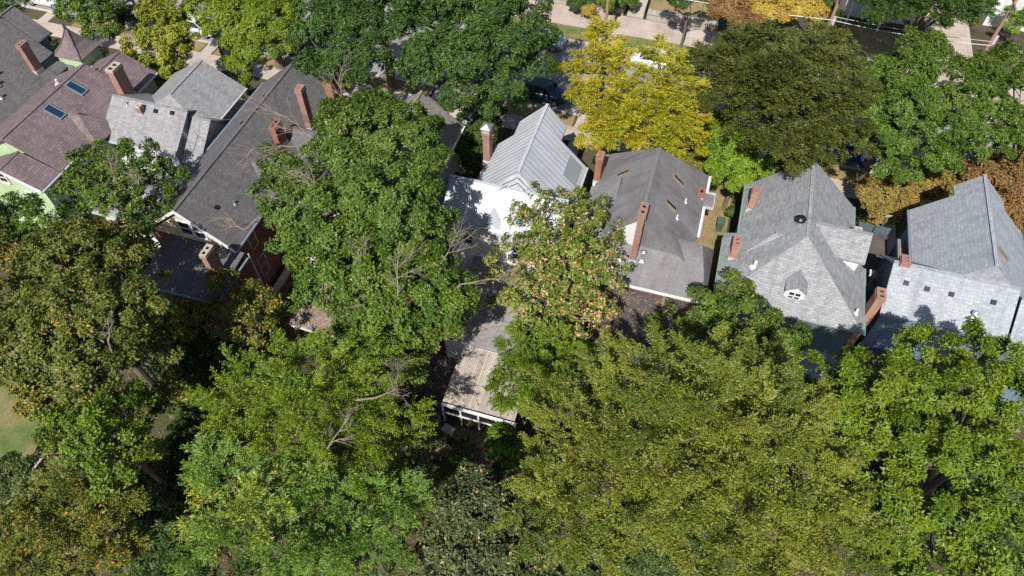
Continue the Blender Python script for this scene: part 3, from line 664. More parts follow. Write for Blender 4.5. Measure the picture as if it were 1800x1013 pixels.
# lower dark deck beside it
m = MB(); m.box(-12.6, 17.7, 0, -9.95, 21.9, .5); m.build('side_deck', 'flat_dark', label='dark leaf strewn deck left of the corrugated patio roof', cat='deck', base=(-11.3, 19.8, 0))
m = MB(); m.box(-12.4, 17.35, 0, -9.95, 17.62, 1.0); m.build('low_wall', 'stone', label='short pale garden wall by the timber steps', cat='wall', base=(-11.2, 17.5, 0))
t = thing('garden_steps', 'weathered timber garden steps beside the patio', 'steps', (-10.3, 16.7, 0))
for k in range(4):
    m = MB(); m.box(-10.8, 16.0+k*.33, 0, -9.8, 16.31+k*.33, .12*(k+1)); m.build('step', 'wood', t)
t = thing('garden_table', 'small pale folding table at the foot of the patio cover', 'table', (-9.2, 17.0, 0))
m = MB(); m.obox((-9.2, 17.0, .74), (.38, -.08, 0), (.05, .25, 0), (0, 0, .02)); m.build('table_top', 'trim_grey', t)
for a, b in ((-.3, -.2), (.3, -.2), (-.3, .2), (.3, .2)):
    m = MB(); m.tube([(-9.2+a, 17+b, 0), (-9.2+a*.8, 17+b*.8, .72)], .018, 5); m.build('leg', 'galv', t)
# deck with railing under the orange tipped tree
t = thing('back_deck', 'timber deck with pale railing behind the flat dark roof', 'deck', (-1.7, 23, 0))
m = MB(); m.box(-3.6, 21.9, .9, -.5, 24.3, 1.0); m.build('deck_floor', 'wood_red', t)
m = MB()
for x in np.arange(-3.6, -.45, .16): m.tube([(x, 21.95, 1.0), (x, 21.95, 1.9)], .022, 4)
m.box(-3.65, 21.9, 1.9, -.45, 22.0, 1.96); m.build('railing', 'trim_grey', t)
m = MB(); m.box(-.48, 20.3, 0, .3, 24.3, 1.9); m.build('white_shed_wall', 'sid_white', t)
m = MB(); m.tube([(-2.1, 21.4, 0), (-2.1, 21.4, .75), (-2.1, 21.4, .8)], [.26, .3, .3], 12); m.tube([(-2.1, 21.4, .8), (-2.1, 21.4, .86)], [.31, .1], 12)
m.build('barrel', 'tarp_blue', label='blue plastic barrel in front of the pale deck railing', cat='barrel', base=(-2.1, 21.4, 0))
# wheeled bins and air conditioners in the side gaps
def bin_(x, y, mat, label):
    t = thing('wheeled_bin', label, 'bin', (x, y, 0)); m = MB(); P = [(-.26, -.3), (.26, -.3), (.26, .3), (-.26, .3)]
    A = [(x+a*.8, y+b*.8, .06) for a, b in P]; B = [(x+a, y+b, .95) for a, b in P]
    for k in range(4): m.face([A[k], A[(k+1) % 4], B[(k+1) % 4], B[k]])
    m.face(A[::-1]); m.face(B); m.build('bin_body', mat, t)
    m = MB(); m.obox((x, y, 1.0), (.29, 0, 0), (0, .33, .03), (0, 0, .035)); m.box(x-.25, y-.4, .93, x+.25, y-.33, .98); m.build('lid', mat, t)
    for sgn in (-1, 1):
        m = MB(); m.tube([(x+sgn*.2, y+.28, .11), (x+sgn*.27, y+.28, .11)], .11, 10); m.build('wheel', 'rubber', t)
bin_(4.4, 38.6, 'sid_dkgreen', 'dark green wheeled bin on the grass strip left of the green guttered house')
bin_(13.0, 31.9, 'trim_blue', 'grey blue wheeled bin in the gap between the two right hand houses')
bin_(-37.9, 38.2, 'black', 'black wheeled bin beside the light grey house front')
def cooler(x, y, label):
    t = thing('air_conditioner', label, 'air conditioner', (x, y, 0)); m = MB(); m.box(x-.42, y-.42, 0, x+.42, y+.42, .08); m.build('slab', 'concrete', t)
    m = MB(); m.box(x-.36, y-.36, .08, x+.36, y+.36, .75); m.build('casing', 'trim_grey', t)
    m = MB(); m.tube([(x, y, .75), (x, y, .79)], .28, 16)
    m.build('fan_grille', 'black', t)
cooler(3.3, 32.8, 'boxy air conditioner on the dry grass beside the smooth grey roofed house')
cooler(-23.0, 24.6, 'boxy air conditioner at the foot of the brick wall near the white garage')
# garden fence, left
t = thing('garden_fence', 'tall brown board fence with a pale top rail at the left edge', 'fence', (-30.4, 7.2, 0))
m = MB()
for k in range(17): m.box(-30.44, 5.3+k*.19, 0, -30.4, 5.3+k*.19+.175, 1.85)
m.build('boards', 'wood', t); m = MB(); m.box(-30.5, 5.2, 1.86, -30.34, 8.6, 1.93); m.build('top_rail', 'concrete', t)
for y in (5.25, 6.9, 8.5):
    m = MB(); m.box(-30.38, y, 0, -30.28, y+.1, 1.8); m.build('post', 'wood', t)
# fence in the gap between the metal roofed and grey roofed house
t = thing('side_fence', 'narrow timber side fence in the gap right of the metal roof', 'fence', (-5.25, 35, 0))
m = MB()
for k in range(30): m.box(-5.3, 31+k*.2, 0, -5.26, 31+k*.2+.18, 1.7)
m.build('boards', 'wood', t); m = MB(); m.box(-5.35, 31, 1.55, -5.21, 37, 1.62); m.build('top_rail', 'wood', t)

def scatter(parent, x0, x1, y0, y1, zf, n, seed):
    g_ = random.Random(seed); m = MB()
    for _ in range(n):
        x, y = g_.uniform(x0, x1), g_.uniform(y0, y1); a = g_.uniform(0, 6.28); L = g_.uniform(.04, .085); z = zf(x, y)+.03
        c, s_ = math.cos(a)*L, math.sin(a)*L; t = g_.uniform(-.02, .02)
        m.face([(x-c, y-s_, z), (x+s_*.6, y-c*.6, z+t), (x+c, y+s_, z+.01), (x-s_*.6, y+c*.6, z-t+.01)])
    m.build('fallen_leaves', 'litter', parent, kind='stuff')
roots = {o['label'][:18]: o for o in col.objects if o.parent is None and 'label' in o}
find = lambda k: next(o for o in col.objects if o.parent is None and o.get('label', '').startswith(k))
scatter(find('small white garage'), -20.8, -16.3, 20.1, 23.5, lambda x, y: 2.7+.6*(y-20.05)/3.55, 1500, 1)
scatter(find('white house with pale standing'), -11.2, -5.1, 21.8, 28.3, lambda x, y: 3.16, 900, 2)
scatter(find('smooth grey roofed'), -2.1, 2.6, 23.3, 27.1, lambda x, y: 4.95, 500, 3)
scatter(find('corrugated translucent'), -9.7, -5.4, 17.9, 21.6, lambda x, y: 2.5+.5*(y-17.85)/3.83, 110, 4)
scatter(find('dark leaf strewn'), -12.5, -10.0, 17.8, 21.8, lambda x, y: .5, 500, 5)
# ------------------------------------------------ utility poles and wires
def pole(x, y, hgt, label, arms=True):
    t = thing('utility_pole', label, 'pole', (x, y, 0), 'utility poles across the street')
    m = MB(); m.tube([(x, y, 0), (x, y, hgt)], [.17, .12], 10); m.build('shaft', 'pole', t, smooth=True)
    if arms:
        m = MB(); m.box(x-.06, y-1.1, hgt-.8, x+.06, y+1.1, hgt-.68); m.build('cross_arm', 'wood', t)
        for q in (-1, -.5, .5, 1):
            m = MB(); m.tube([(x, y+q, hgt-.68), (x, y+q, hgt-.55), (x, y+q, hgt-.5)], [.035, .05, .02], 6); m.build('insulator', 'concrete', t)
    m = MB(); m.tube([(x+.2, y, hgt*.6), (x+.2, y, hgt*.6+.7)], .16, 10); m.build('junction_can', 'trim_grey', t)
    return t
pole(-9.0, 58.95, 9.5, 'brown timber utility pole beside the front steps at the top centre')
pole(9.8, 58.95, 9.5, 'brown timber utility pole with white fittings behind the dark olive tree')
pole(22.0, 58.95, 10.5, 'brown timber utility pole leaning over the driveway at the top right')
def wire(p, q, sag, label, mat='trim_grey', r=.022):
    P = [np.array(p)*(1-t)+np.array(q)*t-np.array((0, 0, sag*4*t*(1-t))) for t in np.linspace(0, 1, 15)]
    m = MB(); m.tube(P, r, 4); m.build('overhead_wire', mat, label=label, cat='wire', group='overhead wires between the utility poles', base=tuple(P[0]))
wire((-9, 58.8, 6.2), (9.8, 58.8, 6.2), .3, 'pale telephone cable between the top centre pole and the middle pole', r=.035)
wire((9.8, 58.8, 6.2), (22, 58.8, 6.2), .25, 'pale telephone cable between the middle pole and the right pole', r=.035)
wire((9.8, 58.8, 6.55), (22, 58.8, 6.55), .2, 'thin cable just above the pale telephone cable on the right')
wire((22, 58.8, 6.2), (60, 58.8, 6.2), .4, 'pale telephone cable running off past the right pole')
wire((9.8, 58.0, 8.9), (22, 58.0, 9.6), .2, 'upper power line across the shaded house', 'trim_green')
wire((9.8, 59.9, 8.9), (22, 59.9, 9.6), .25, 'second upper power line across the shaded house', 'trim_green')

# ------------------------------------------------ parked cars
def car(loc, rz, colr, label, L=4.6, W=1.8, H=1.45, suv=False, group='cars parked along the street'):
    t = thing('parked_car', label, 'car', loc, group)
    c, s = math.cos(rz), math.sin(rz)
    T = lambda p: (loc[0]+c*p[0]-s*p[1], loc[1]+s*p[0]+c*p[1], loc[2]+p[2])
    hw = W/2
    # body sections: x, half width low, half width high, z low, z high
    secs = [(-L/2, .62, .60, .38, .72), (-L/2+.12, .80, .76, .28, .86), (-L/2+.6, hw, .86, .22, .95), (-.9, hw, .88, .2, .95), (0, hw, .88, .2, .93), (.75, hw, .88, .2, .92), (1.35, hw, .84, .22, .86), (L/2-.35, hw-.04, .76, .24, .76), (L/2-.08, .74, .66, .3, .62), (L/2, .58, .56, .36, .52)]
    if suv: secs = [(a, b, c_, d+.08, e+.14) for a, b, c_, d, e in secs]
    m = MB(); rings = []
    for x, a, b, z0, z1 in secs:
        zm = (z0+z1)/2+.08
        rings.append([T(p) for p in ((x, -a*.9, z0), (x, -a, z0+.12), (x, -a, zm), (x, -b, z1-.04), (x, -b*.6, z1+.02), (x, b*.6, z1+.02), (x, b, z1-.04), (x, a, zm), (x, a, z0+.12), (x, a*.9, z0))])
    for k in range(len(rings)-1):
        for j in range(10):
            m.face([rings[k][j], rings[k][(j+1) % 10], rings[k+1][(j+1) % 10], rings[k+1][j]][::-1])
    m.face(rings[0]); m.face(rings[-1][::-1])
    body = m.build('body', colr, t, smooth=True); welded(body)
    zt = H; zb = .93+(.14 if suv else 0)
    xr = -L/2+.35 if suv else -L/2+.55
    base = [(xr, .80), (1.25, .80)]; top = [(xr+(.3 if suv else .75), .60), (.45, .60)]
    g_ = MB(); A = [T((base[0][0], -.8, zb-.03)), T((base[1][0], -.8, zb-.08)), T((base[1][0], .8, zb-.08)), T((base[0][0], .8, zb-.03))]
    B = [T((top[0][0], -.6, zt-.05)), T((top[1][0], -.6, zt-.05)), T((top[1][0], .6, zt-.05)), T((top[0][0], .6, zt-.05))]
    for k in range(4): g_.face([A[k], A[(k+1) % 4], B[(k+1) % 4], B[k]])
    g_.build('window_glass', 'glass', t)
    r_ = MB(); E = [T((top[0][0]-.04, -.63, zt-.06)), T((top[1][0]+.05, -.63, zt-.06)), T((top[1][0]+.05, .63, zt-.06)), T((top[0][0]-.04, .63, zt-.06))]
    F = [T((top[0][0]+.1, -.5, zt)), T((top[1][0]-.08, -.5, zt)), T((top[1][0]-.08, .5, zt)), T((top[0][0]+.1, .5, zt))]
    for k in range(4): r_.face([E[k], E[(k+1) % 4], F[(k+1) % 4], F[k]])
    r_.face(F); r_.face(E[::-1])
    for sgn in (-1, 1):
        for (xb, xt) in ((base[0][0], top[0][0]), (-.25, -.25), (base[1][0], top[1][0])):
            r_.tube([T((xb, sgn*.805, zb-.03)), T((xt, sgn*.615, zt-.06))], .04, 5)
    r_.build('roof', colr, t)
    for x in (-1.35, 1.38):
        for sgn in (-1, 1):
            wm = MB(); wm.tube([T((x, sgn*(hw-.2), .33)), T((x, sgn*(hw+.015), .33))], .33, 16); wo = wm.build('wheel', 'rubber', t)
            rm = MB(); rm.tube([T((x, sgn*(hw+.015), .33)), T((x, sgn*(hw+.03), .33))], [.21, .19], 12); rm.build('rim', 'galv', wo)
    for sgn in (-1, 1):
        q = MB(); q.obox(T((L/2-.16, sgn*.56, .64+(.12 if suv else 0))), np.array(T((.1, 0, 0)))-np.array(loc), np.array(T((0, .14, 0)))-np.array(loc), (0, 0, .06)); q.build('headlight', 'softglass', t)
        q = MB(); q.obox(T((-L/2+.06, sgn*.62, .76+(.12 if suv else 0))), np.array(T((.07, 0, 0)))-np.array(loc), np.array(T((0, .14, 0)))-np.array(loc), (0, 0, .08)); q.build('taillight', 'red', t)
        q = MB(); q.obox(T((.95, sgn*(hw+.06), .98)), np.array(T((.06, 0, 0)))-np.array(loc), np.array(T((0, .09, 0)))-np.array(loc), (0, 0, .06)); q.build('mirror', colr, t)
PW = paint('white car paint', (.78, .78, .78)); PS = paint('silver blue car paint', (.33, .42, .50)); PB = paint('blue car paint', (.01, .06, .50)); PK = paint('dark navy car paint', (.01, .03, .07)); PD = paint('dark grey car paint', (.04, .045, .05)); PR = paint('dark red car paint', (.18, .015, .015)); PT = paint('teal car paint', (.02, .13, .14))
car((-63.9, 49.6, 0), 0, PW, 'white saloon car parked at the kerb in the top left corner')
car((-46.9, 49.7, 0), 0, PW, 'white car dappled with shade beneath the bright lime tree')
car((-47.6, 55.9, 0), math.pi, PS, 'silver car on the far side of the road at the upper left')
car((-42.0, 57.4, 0), math.pi, PD, 'dark car with a round roof light behind the lime green crown')
car((-35.2, 49.7, 0), 0, PK, 'dark navy car in deep shade at the foot of the thick trunk')
car((-14.6, 57.3, 0), math.pi, PS, 'silver blue hatchback beside the big dark maple at the top centre')
car((-12.5, 49.7, 0), 0, PK, 'navy car hidden under the maple above the metal roof', suv=True, H=1.65)
car((-4.0, 57.3, 0), math.pi, PW, 'white car glimpsed between the two yellow crowns')
car((13.4, 49.75, 0), 0, PB, 'bright blue car under the branches at the right', suv=True, H=1.6)
car((22.2, 49.75, 0), 0, PD, 'dark grey car behind the rust coloured bushes', H=1.45)
# ------------------------------------------------ trees and shrubs
# leaf colours: two ends of the leaf hue range and the colour of turned leaves
LM = {
 'maple':  leafmat('maple leaves', (.042, .088, .008), (.115, .185, .022), (.30, .22, .06)),
 'maple2': leafmat('pale backed maple leaves', (.045, .09, .010), (.135, .20, .035), (.30, .26, .08)),
 'dark':   leafmat('deep green leaves', (.026, .060, .010), (.070, .125, .020), (.25, .20, .04)),
 'lime':   leafmat('lime green leaves', (.095, .16, .010), (.20, .27, .020), (.40, .36, .03)),
 'limey2': leafmat('soft yellow green leaves', (.13, .165, .010), (.27, .29, .03), (.45, .34, .06)),
 'yellow': leafmat('golden leaves', (.15, .185, .010), (.37, .335, .020), (.48, .30, .03)),
 'gold':   leafmat('straw gold leaves', (.30, .21, .03), (.50, .38, .07), (.50, .28, .08)),
 'olive':  leafmat('dark olive leaves', (.042, .060, .010), (.095, .110, .018), (.16, .13, .03)),
 'olive2': leafmat('yellow olive leaves', (.050, .088, .010), (.205, .230, .026), (.26, .20, .06)),
 'brownolive': leafmat('browning olive leaves', (.055, .088, .012), (.175, .190, .030), (.42, .22, .035)),
 'bright': leafmat('bright green leaves', (.066, .122, .006), (.165, .23, .016), (.27, .29, .03)),
 'orange': leafmat('orange tipped leaves', (.075, .13, .015), (.18, .235, .035), (.58, .33, .18)),
 'fern':   leafmat('feathery compound leaves', (.075, .145, .018), (.165, .26, .042), (.42, .38, .03)),
 'vivid':  leafmat('vivid green leaves', (.07, .155, .010), (.165, .27, .018), (.35, .32, .02)),
 'rust':   leafmat('rust coloured leaves', (.16, .09, .035), (.31, .165, .065), (.16, .16, .035)),
 'amber':  leafmat('amber green leaves', (.17, .15, .03), (.31, .235, .05), (.30, .15, .06)),
 'bronze': leafmat('bronze leaves', (.16, .09, .035), (.27, .155, .055), (.25, .22, .05)),
 'speck':  leafmat('dull green leaves with pale seed heads', (.060, .085, .03), (.105, .135, .045), (.55, .33, .13)),
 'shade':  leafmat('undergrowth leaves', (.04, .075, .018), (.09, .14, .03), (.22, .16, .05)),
}
def unit(a): return a/(np.linalg.norm(a, axis=-1, keepdims=True)+1e-9)
# species: clump radius, clump spacing, twigs per clump, leaves per twig, leaf length, leaf width, mode, twig length, up bias
SP = {
 'maple':   dict(cr=.57, sp=.77, m=54, k=7, L=.148, Wd=.095, mode='ros', tl=.10, up=.45, st=1.2, lat=.85),
 'cauli':   dict(cr=.80, sp=1.05, m=100, k=7, L=.148, Wd=.095, mode='ros', tl=.08, up=.30, st=1.0, lat=1.0),
 'star':    dict(cr=.60, sp=.90, m=64, k=9, L=.165, Wd=.072, mode='ros', tl=.12, up=.75, st=1.45, lat=.66),
 'spray':   dict(cr=.58, sp=.80, m=46, k=11, L=.125, Wd=.062, mode='spray', tl=.6, up=.15, st=2.3, lat=.52),
 'fine':    dict(cr=.54, sp=.68, m=48, k=8, L=.135, Wd=.075, mode='spray', tl=.4, up=.15, st=1.7, lat=.7),
 'pinnate': dict(cr=.62, sp=.74, m=28, k=15, L=.155, Wd=.05, mode='spray', tl=.55, up=.35, st=1.2, lat=.85),
 'sparse':  dict(cr=.50, sp=.78, m=27, k=6, L=.175, Wd=.105, mode='ros', tl=.10, up=.4, st=1.3, lat=.85),
 'dense':   dict(cr=.50, sp=.52, m=34, k=7, L=.15, Wd=.10, mode='ros', tl=.08, up=.3, st=1.0, lat=1.0),
}
def lumps(rng, wl):
    K = [(unit(rng.normal(size=3))*2*math.pi/(wl*rng.uniform(.7, 1.4)), rng.uniform(0, 6.28)) for _ in range(7)]
    return lambda p: sum(np.sin(p@k+ph) for k, ph in K)/2.6
def crown_mesh(name, lobes, sp, seed, turned, patch, hue_shift=0., dens=1.0, low=-.35, size=1.0, void=.30, rough=.26, shrink=.55):
    rng = np.random.default_rng(seed); S = SP[sp]; cr = S['cr']*size; gap = S['sp']*size
    lob = np.array(lobes, float); C = lob[:, :3]
    Rr = np.maximum(lob[:, 3]-shrink*cr, lob[:, 3]*.5); Rz = np.maximum(lob[:, 4]-shrink*cr, lob[:, 4]*.5)
    big = lumps(rng, 2.6*max(.6, min(1.3, Rr.mean()/1.6))); fine = lumps(rng, 1.1)
    cc = []; co = []
    cen = C.mean(0)
    for i in range(len(lob)):
        area = 2*math.pi*Rr[i]*(Rr[i]+Rz[i])/2*1.4
        n = int(area/(gap*gap)*5)+10
        d = unit(rng.normal(size=(n, 3))); d = d[d[:, 2] > low]
        rad = 1.04-.42*rng.random(len(d))**1.3
        # broken outline: some shoots stand proud, some fall short, and hollows open between the boughs
        p = C[i]+d*np.c_[rad*Rr[i], rad*Rr[i], rad*Rz[i]]
        f = big(p)*.7+fine(p)*.5
        rad = 1-f*rough
        hollow = f > np.quantile(f, 1-void)
        rad = np.where(hollow, rad*rng.uniform(.35, .72, len(d)), rad)
        keep = ~(hollow & (rng.random(len(d)) < .6)); 
        p = (C[i]+(p-C[i])*rad[:, None])[keep]; d = d[keep]
        for j in range(len(lob)):
            if j != i:
                q = (p-C[j])/np.array([Rr[j], Rr[j], Rz[j]]); keep = (q*q).sum(1) > .50; p = p[keep]; d = d[keep]
        for a, b in zip(p, d):
            if cc:
                A = np.array(cc)
                if (((A-a)**2).sum(1) < gap*gap*.8).any(): continue
            cc.append(a); co.append(b)
    cc = np.array(cc); co = np.array(co); N = len(cc)
    # inner, thinner layer of leaves
    nin = int(N*.34); idx = rng.choice(N, nin); inner = cc[idx]*.72+(C[np.argmin(((cc[idx][:, None]-C[None])**2).sum(2), 1)])*.28+rng.normal(size=(nin, 3))*.25
    inner[:, 2] -= .3
    allc = np.r_[cc, inner]; allo = np.r_[co, co[idx]]; crs = np.r_[cr*rng.uniform(.72, 1.3, N), cr*rng.uniform(.7, 1.1, nin)]
    mult = np.r_[np.ones(N), np.full(nin, .55)]
    hue_c = np.clip(rng.normal(.5+hue_shift, .26, N+nin), 0, 1)
    wide = lumps(rng, 3.2); hue_c = np.clip(hue_c+.22*wide(allc), 0, 1)
    # turned colour comes in patches
    fr = rng.uniform(0, 6, 3)
    pt = np.sin(allc[:, 0]*.8+fr[0])*np.sin(allc[:, 1]*.9+fr[1])*np.cos(allc[:, 2]*.7+fr[2])
    tc = np.clip(turned+patch*np.clip(pt-.15, 0, 1)*2, 0, 1)
    o = unit(allo*.8+np.array([0, 0, S['up']])+unit(allc-cen)*.4)
    m = int(S['m']*dens)
    cnt = np.maximum(2, (m*mult*(crs/cr)**2*rng.uniform(.75, 1.2, N+nin)).astype(int))
    ci = np.repeat(np.arange(N+nin), cnt); T = len(ci)
    d = unit(rng.normal(size=(T, 3))+o[ci]*.95); d[:, 2] *= 1
    shell = rng.uniform(.35, 1.12, T)**.6
    off = d*(crs[ci]*shell)[:, None]*np.array([1, 1, .72])
    oh = unit(o*np.array([1, 1, .55])+rng.normal(size=o.shape)*.22)[ci]; comp = (off*oh).sum(1)[:, None]
    off = off*S['lat']+oh*comp*(S['st']-S['lat'])      # boughs drawn out into plumes
    pos = allc[ci]+off
    D = unit(d*.8+o[ci]*.5+np.array([0, 0, S['up']])+rng.normal(size=(T, 3))*.25)
    k = S['k']; Lf = S['L']*size**.5; Wf = S['Wd']*size**.5
    a = unit(np.cross(D, np.array([.13, .2, 1.])+rng.normal(size=(T, 3))*.15)); b = np.cross(D, a)   # a sideways, b across
    b[b[:, 2] < 0] *= -1
    if S['mode'] == 'ros':
        ph = (np.arange(k)*2*math.pi/k)[None]+rng.uniform(0, 6.28, (T, 1))+rng.normal(size=(T, k))*.3
        el = rng.uniform(.05, .75, (T, k))
        rad = a[:, None]*np.cos(ph)[..., None]+b[:, None]*np.sin(ph)[..., None]
        ld = unit(rad*np.cos(el)[..., None]+D[:, None]*np.sin(el)[..., None])
        nr = unit(D[:, None]*np.cos(el)[..., None]-rad*np.sin(el)[..., None]+rng.normal(size=(T, k, 3))*.45)
        base = pos[:, None]+D[:, None]*(rng.uniform(-1, 1, (T, k))*S['tl'])[..., None]+rad*.03
    else:
        s = np.linspace(0, 1, k)[None]; side = np.where(np.arange(k) % 2 == 0, 1., -1.)[None]
        L_ = unit(D*np.array([1, 1, .45])+rng.normal(size=(T, 3))*.1)
        a = unit(np.cross(L_, [0, 0, 1.])); b = np.cross(a, L_)
        tl = S['tl']*size*rng.uniform(.7, 1.2, (T, 1))
        base = pos[:, None]+L_[:, None]*((s-.3)*tl)[..., None]+np.array([0, 0, -1.])*((s**2)*tl*.25)[..., None]
        ang = rng.normal(.85, .15, (T, k))
        ld = unit(L_[:, None]*np.cos(ang)[..., None]+a[:, None]*(side*np.sin(ang))[..., None])
        nr = unit(b[:, None]+rng.normal(size=(T, k, 3))*.5)
    ld = ld.reshape(-1, 3); nr = nr.reshape(-1, 3); base = base.reshape(-1, 3); n = len(ld)
    sd_ = unit(np.cross(nr, ld)); nr = np.cross(ld, sd_)
    sc_ = rng.uniform(.5, 1.45, n)[:, None]; L = Lf*sc_; Wd = Wf*sc_
    droop = rng.uniform(.05, .3, n)[:, None]
    V = np.empty((n, 4, 3), np.float32)
    V[:, 0] = base; V[:, 1] = base+ld*L*.45+sd_*Wd*.5+nr*Wd*.18; V[:, 3] = base+ld*L*.45-sd_*Wd*.5+nr*Wd*.18; V[:, 2] = base+ld*L-nr*L*droop
    lci = np.repeat(ci, k)
    hue = np.clip(hue_c[lci]*.65+rng.random(n)*.35+rng.normal(0, .10, n), 0, 1)
    tp = tc[lci]; trn = (rng.random(n) < tp)*rng.uniform(.45, 1, n)
    me = bpy.data.meshes.new(name); me.vertices.add(n*4); me.vertices.foreach_set('co', V.ravel())
    me.loops.add(n*6); q = np.arange(n)[:, None]*4
    me.loops.foreach_set('vertex_index', (q+np.array([[0, 1, 2, 0, 2, 3]])).astype(np.int32).ravel())
    me.polygons.add(n*2); me.polygons.foreach_set('loop_start', np.arange(0, n*6, 3, dtype=np.int32))
    for nm, vals in (('hue', hue), ('turned', trn)):
        at = me.attributes.new(nm, 'FLOAT', 'FACE'); at.data.foreach_set('value', np.repeat(vals, 2).astype(np.float32))
    me.update(calc_edges=True)
    return me, cc, n
def limbs(mb, rng, base, lobes, cc, r0, H0, stems=1, twigs=.5):
    """tapered trunk, a limb to every lobe, boughs to a share of the clumps"""
    lob = np.array(lobes, float)
    fork = np.array(base)+np.array([0, 0, H0]); tops = []
    mb.tube([np.array(base)-[0, 0, .3], np.array(base)+[.03, 0, .25], np.array(base)+[0.06, .04, H0*.55], fork], [r0*1.5, r0*1.08, r0*.9, r0*.8], 9)
    for l in lob:
        c = l[:3]; mid = fork*.55+c*.45+rng.normal(size=3)*.25; mid[2] = fork[2]*.4+c[2]*.6-.3
        rr = r0*.5*(min(1, l[3]/2))+.03
        mb.tube([fork-[0, 0, .15], fork*.75+mid*.25+rng.normal(size=3)*.08, mid, mid*.4+c*.6-[0, 0, .2], c], [rr, rr*.85, rr*.65, rr*.45, rr*.3], 7)
    pick = rng.random(len(cc)) < twigs
    for p in cc[pick]:
        j = np.argmin(((lob[:, :3]-p)**2).sum(1)); c = lob[j, :3]; mid = fork*.25+c*.75
        s = mid+(c-mid)*rng.random(); v = p-s; h1 = s+v*.4+rng.normal(size=3)*.12; h2 = s+v*.75+rng.normal(size=3)*.1
        mb.tube([s, h1, h2, p+unit(v)*.25], [.05, .036, .024, .008], 4, cap=False)
NLEAF = 0
def tree(name, label, cat, base, lobes, sp, leaf, turned=.02, patch=0., r0=.28, H0=None, seed=1, group=None, twigs=.5, bark='bark', dead=(), **kw):
    global NLEAF
    rng = np.random.default_rng(seed*7+3)
    t = thing(name, label, cat, base, group)
    me, cc, n = crown_mesh('crown', lobes, sp, seed, turned, patch, **kw); NLEAF += n
    o = bpy.data.objects.new('crown', me); col.objects.link(o); me.materials.append(LM[leaf]); o.parent = t
    me.transform(Matrix.Translation(-Vector(base)))
    if H0 is None: H0 = max(.3, min(l[2]-l[4] for l in lobes)*.75)
    mb = MB(); limbs(mb, rng, base, lobes, cc, r0, H0, twigs=twigs); mb.build('trunk', bark, t, smooth=True)
    for (p, dr, ln) in dead:
        mb = MB(); p = np.array(p, float); dr = norm(np.array(dr, float))
        j = np.array(lobes)[np.argmin(((np.array(lobes)[:, :3]-p)**2).sum(1)), :3]
        def br(p, d, l, r, dep):
            e = [p]; q = p
            for _ in range(4):
                d = norm(d+rng.normal(size=3)*.09); q = q+d*l/4; e.append(q)
            mb.tube(e, np.linspace(r, r*.35, 5), 5, cap=False)
            if dep:
                for _ in range(5):
                    s = e[rng.integers(1, 5)]; br(s, norm(d+rng.normal(size=3)*.42), l*rng.uniform(.4, .7), r*.55, dep-1)
        mb.tube([j, (j+p)/2, p], [.07, .06, .05], 6, cap=False); br(p, dr, ln, .045, 3); mb.build('dead_branch', 'deadbark', t)
    return t
tree('maple_tree', 'large green maple with bare dead branches reaching over the brick house roof', 'tree', (-17.58, 26.37, 0), [[-18.47, 28.11, 11.53, 2.43, 1.82], [-16.04, 29.09, 11.56, 2.37, 1.78], [-13.72, 27.2, 11.39, 1.51, 1.13], [-19.58, 24.61, 10.78, 1.8, 1.35], [-22.83, 26.42, 9.94, 1.38, 1.04], [-21.61, 23.99, 9.93, 1.4, 1.05], [-16.78, 22.43, 11.97, 2.6, 1.95], [-14.0, 23.11, 13.0, 2.51, 1.88], [-12.14, 22.7, 11.82, 1.69, 1.27], [-19.08, 21.48, 10.39, 1.51, 1.13], [-20.33, 30.21, 10.9, 1.49, 1.11], [-19.06, 32.37, 10.41, 1.46, 1.09], [-14.86, 31.14, 10.6, 0.99, 0.74]], 'maple', 'maple2', dead=[((-20.22, 27.26, 11.8), (-1, 0.35, 0.25), 3.6), ((-20.86, 27.15, 11.2), (-1, -0.2, 0.2), 3.2), ((-20.61, 30.85, 11), (-0.3, 0.8, 0.6), 2.2), ((-16.73, 21.87, 13.2), (-0.8, 0.2, 0.5), 1.9), ((-22.48, 21.39, 9.6), (-1, 0.3, 0.1), 1.6)], turned=0.01, dens=1.15, seed=11)
tree('maple_tree', 'mid green maple with tufts of grey dead twigs just left of the patio cover', 'tree', (-11.94, 18.89, 0), [[-16.27, 19.68, 10.55, 1.87, 1.4], [-13.81, 20.35, 11.35, 2.37, 1.78], [-11.47, 20.58, 11.22, 1.95, 1.46], [-9.5, 19.82, 10.41, 1.47, 1.1], [-11.97, 18.79, 9.61, 2.23, 1.67], [-13.8, 18.21, 9.64, 1.63, 1.23], [-9.87, 18.55, 8.99, 1.25, 0.94], [-11.8, 17.23, 8.45, 1.37, 1.03], [-8.7, 19.69, 8.96, 0.84, 0.63], [-13.28, 17.61, 8.31, 1.21, 0.91], [-10.84, 17.23, 7.18, 1.03, 0.78]], 'maple', 'maple', dead=[((-11.19, 17.84, 12.4), (0, 0.5, 1), 1.8), ((-10.12, 20.34, 12), (0.5, 0.5, 0.8), 1.9), ((-8.84, 20.08, 11.4), (0.9, 0.1, 0.4), 2.2), ((-10.55, 16.23, 10), (0.1, -0.8, 0.5), 2.2), ((-13.53, 18.92, 12), (-0.5, 0.6, 0.8), 1.4)], turned=0.03, patch=0.25, dens=1.05, seed=12)
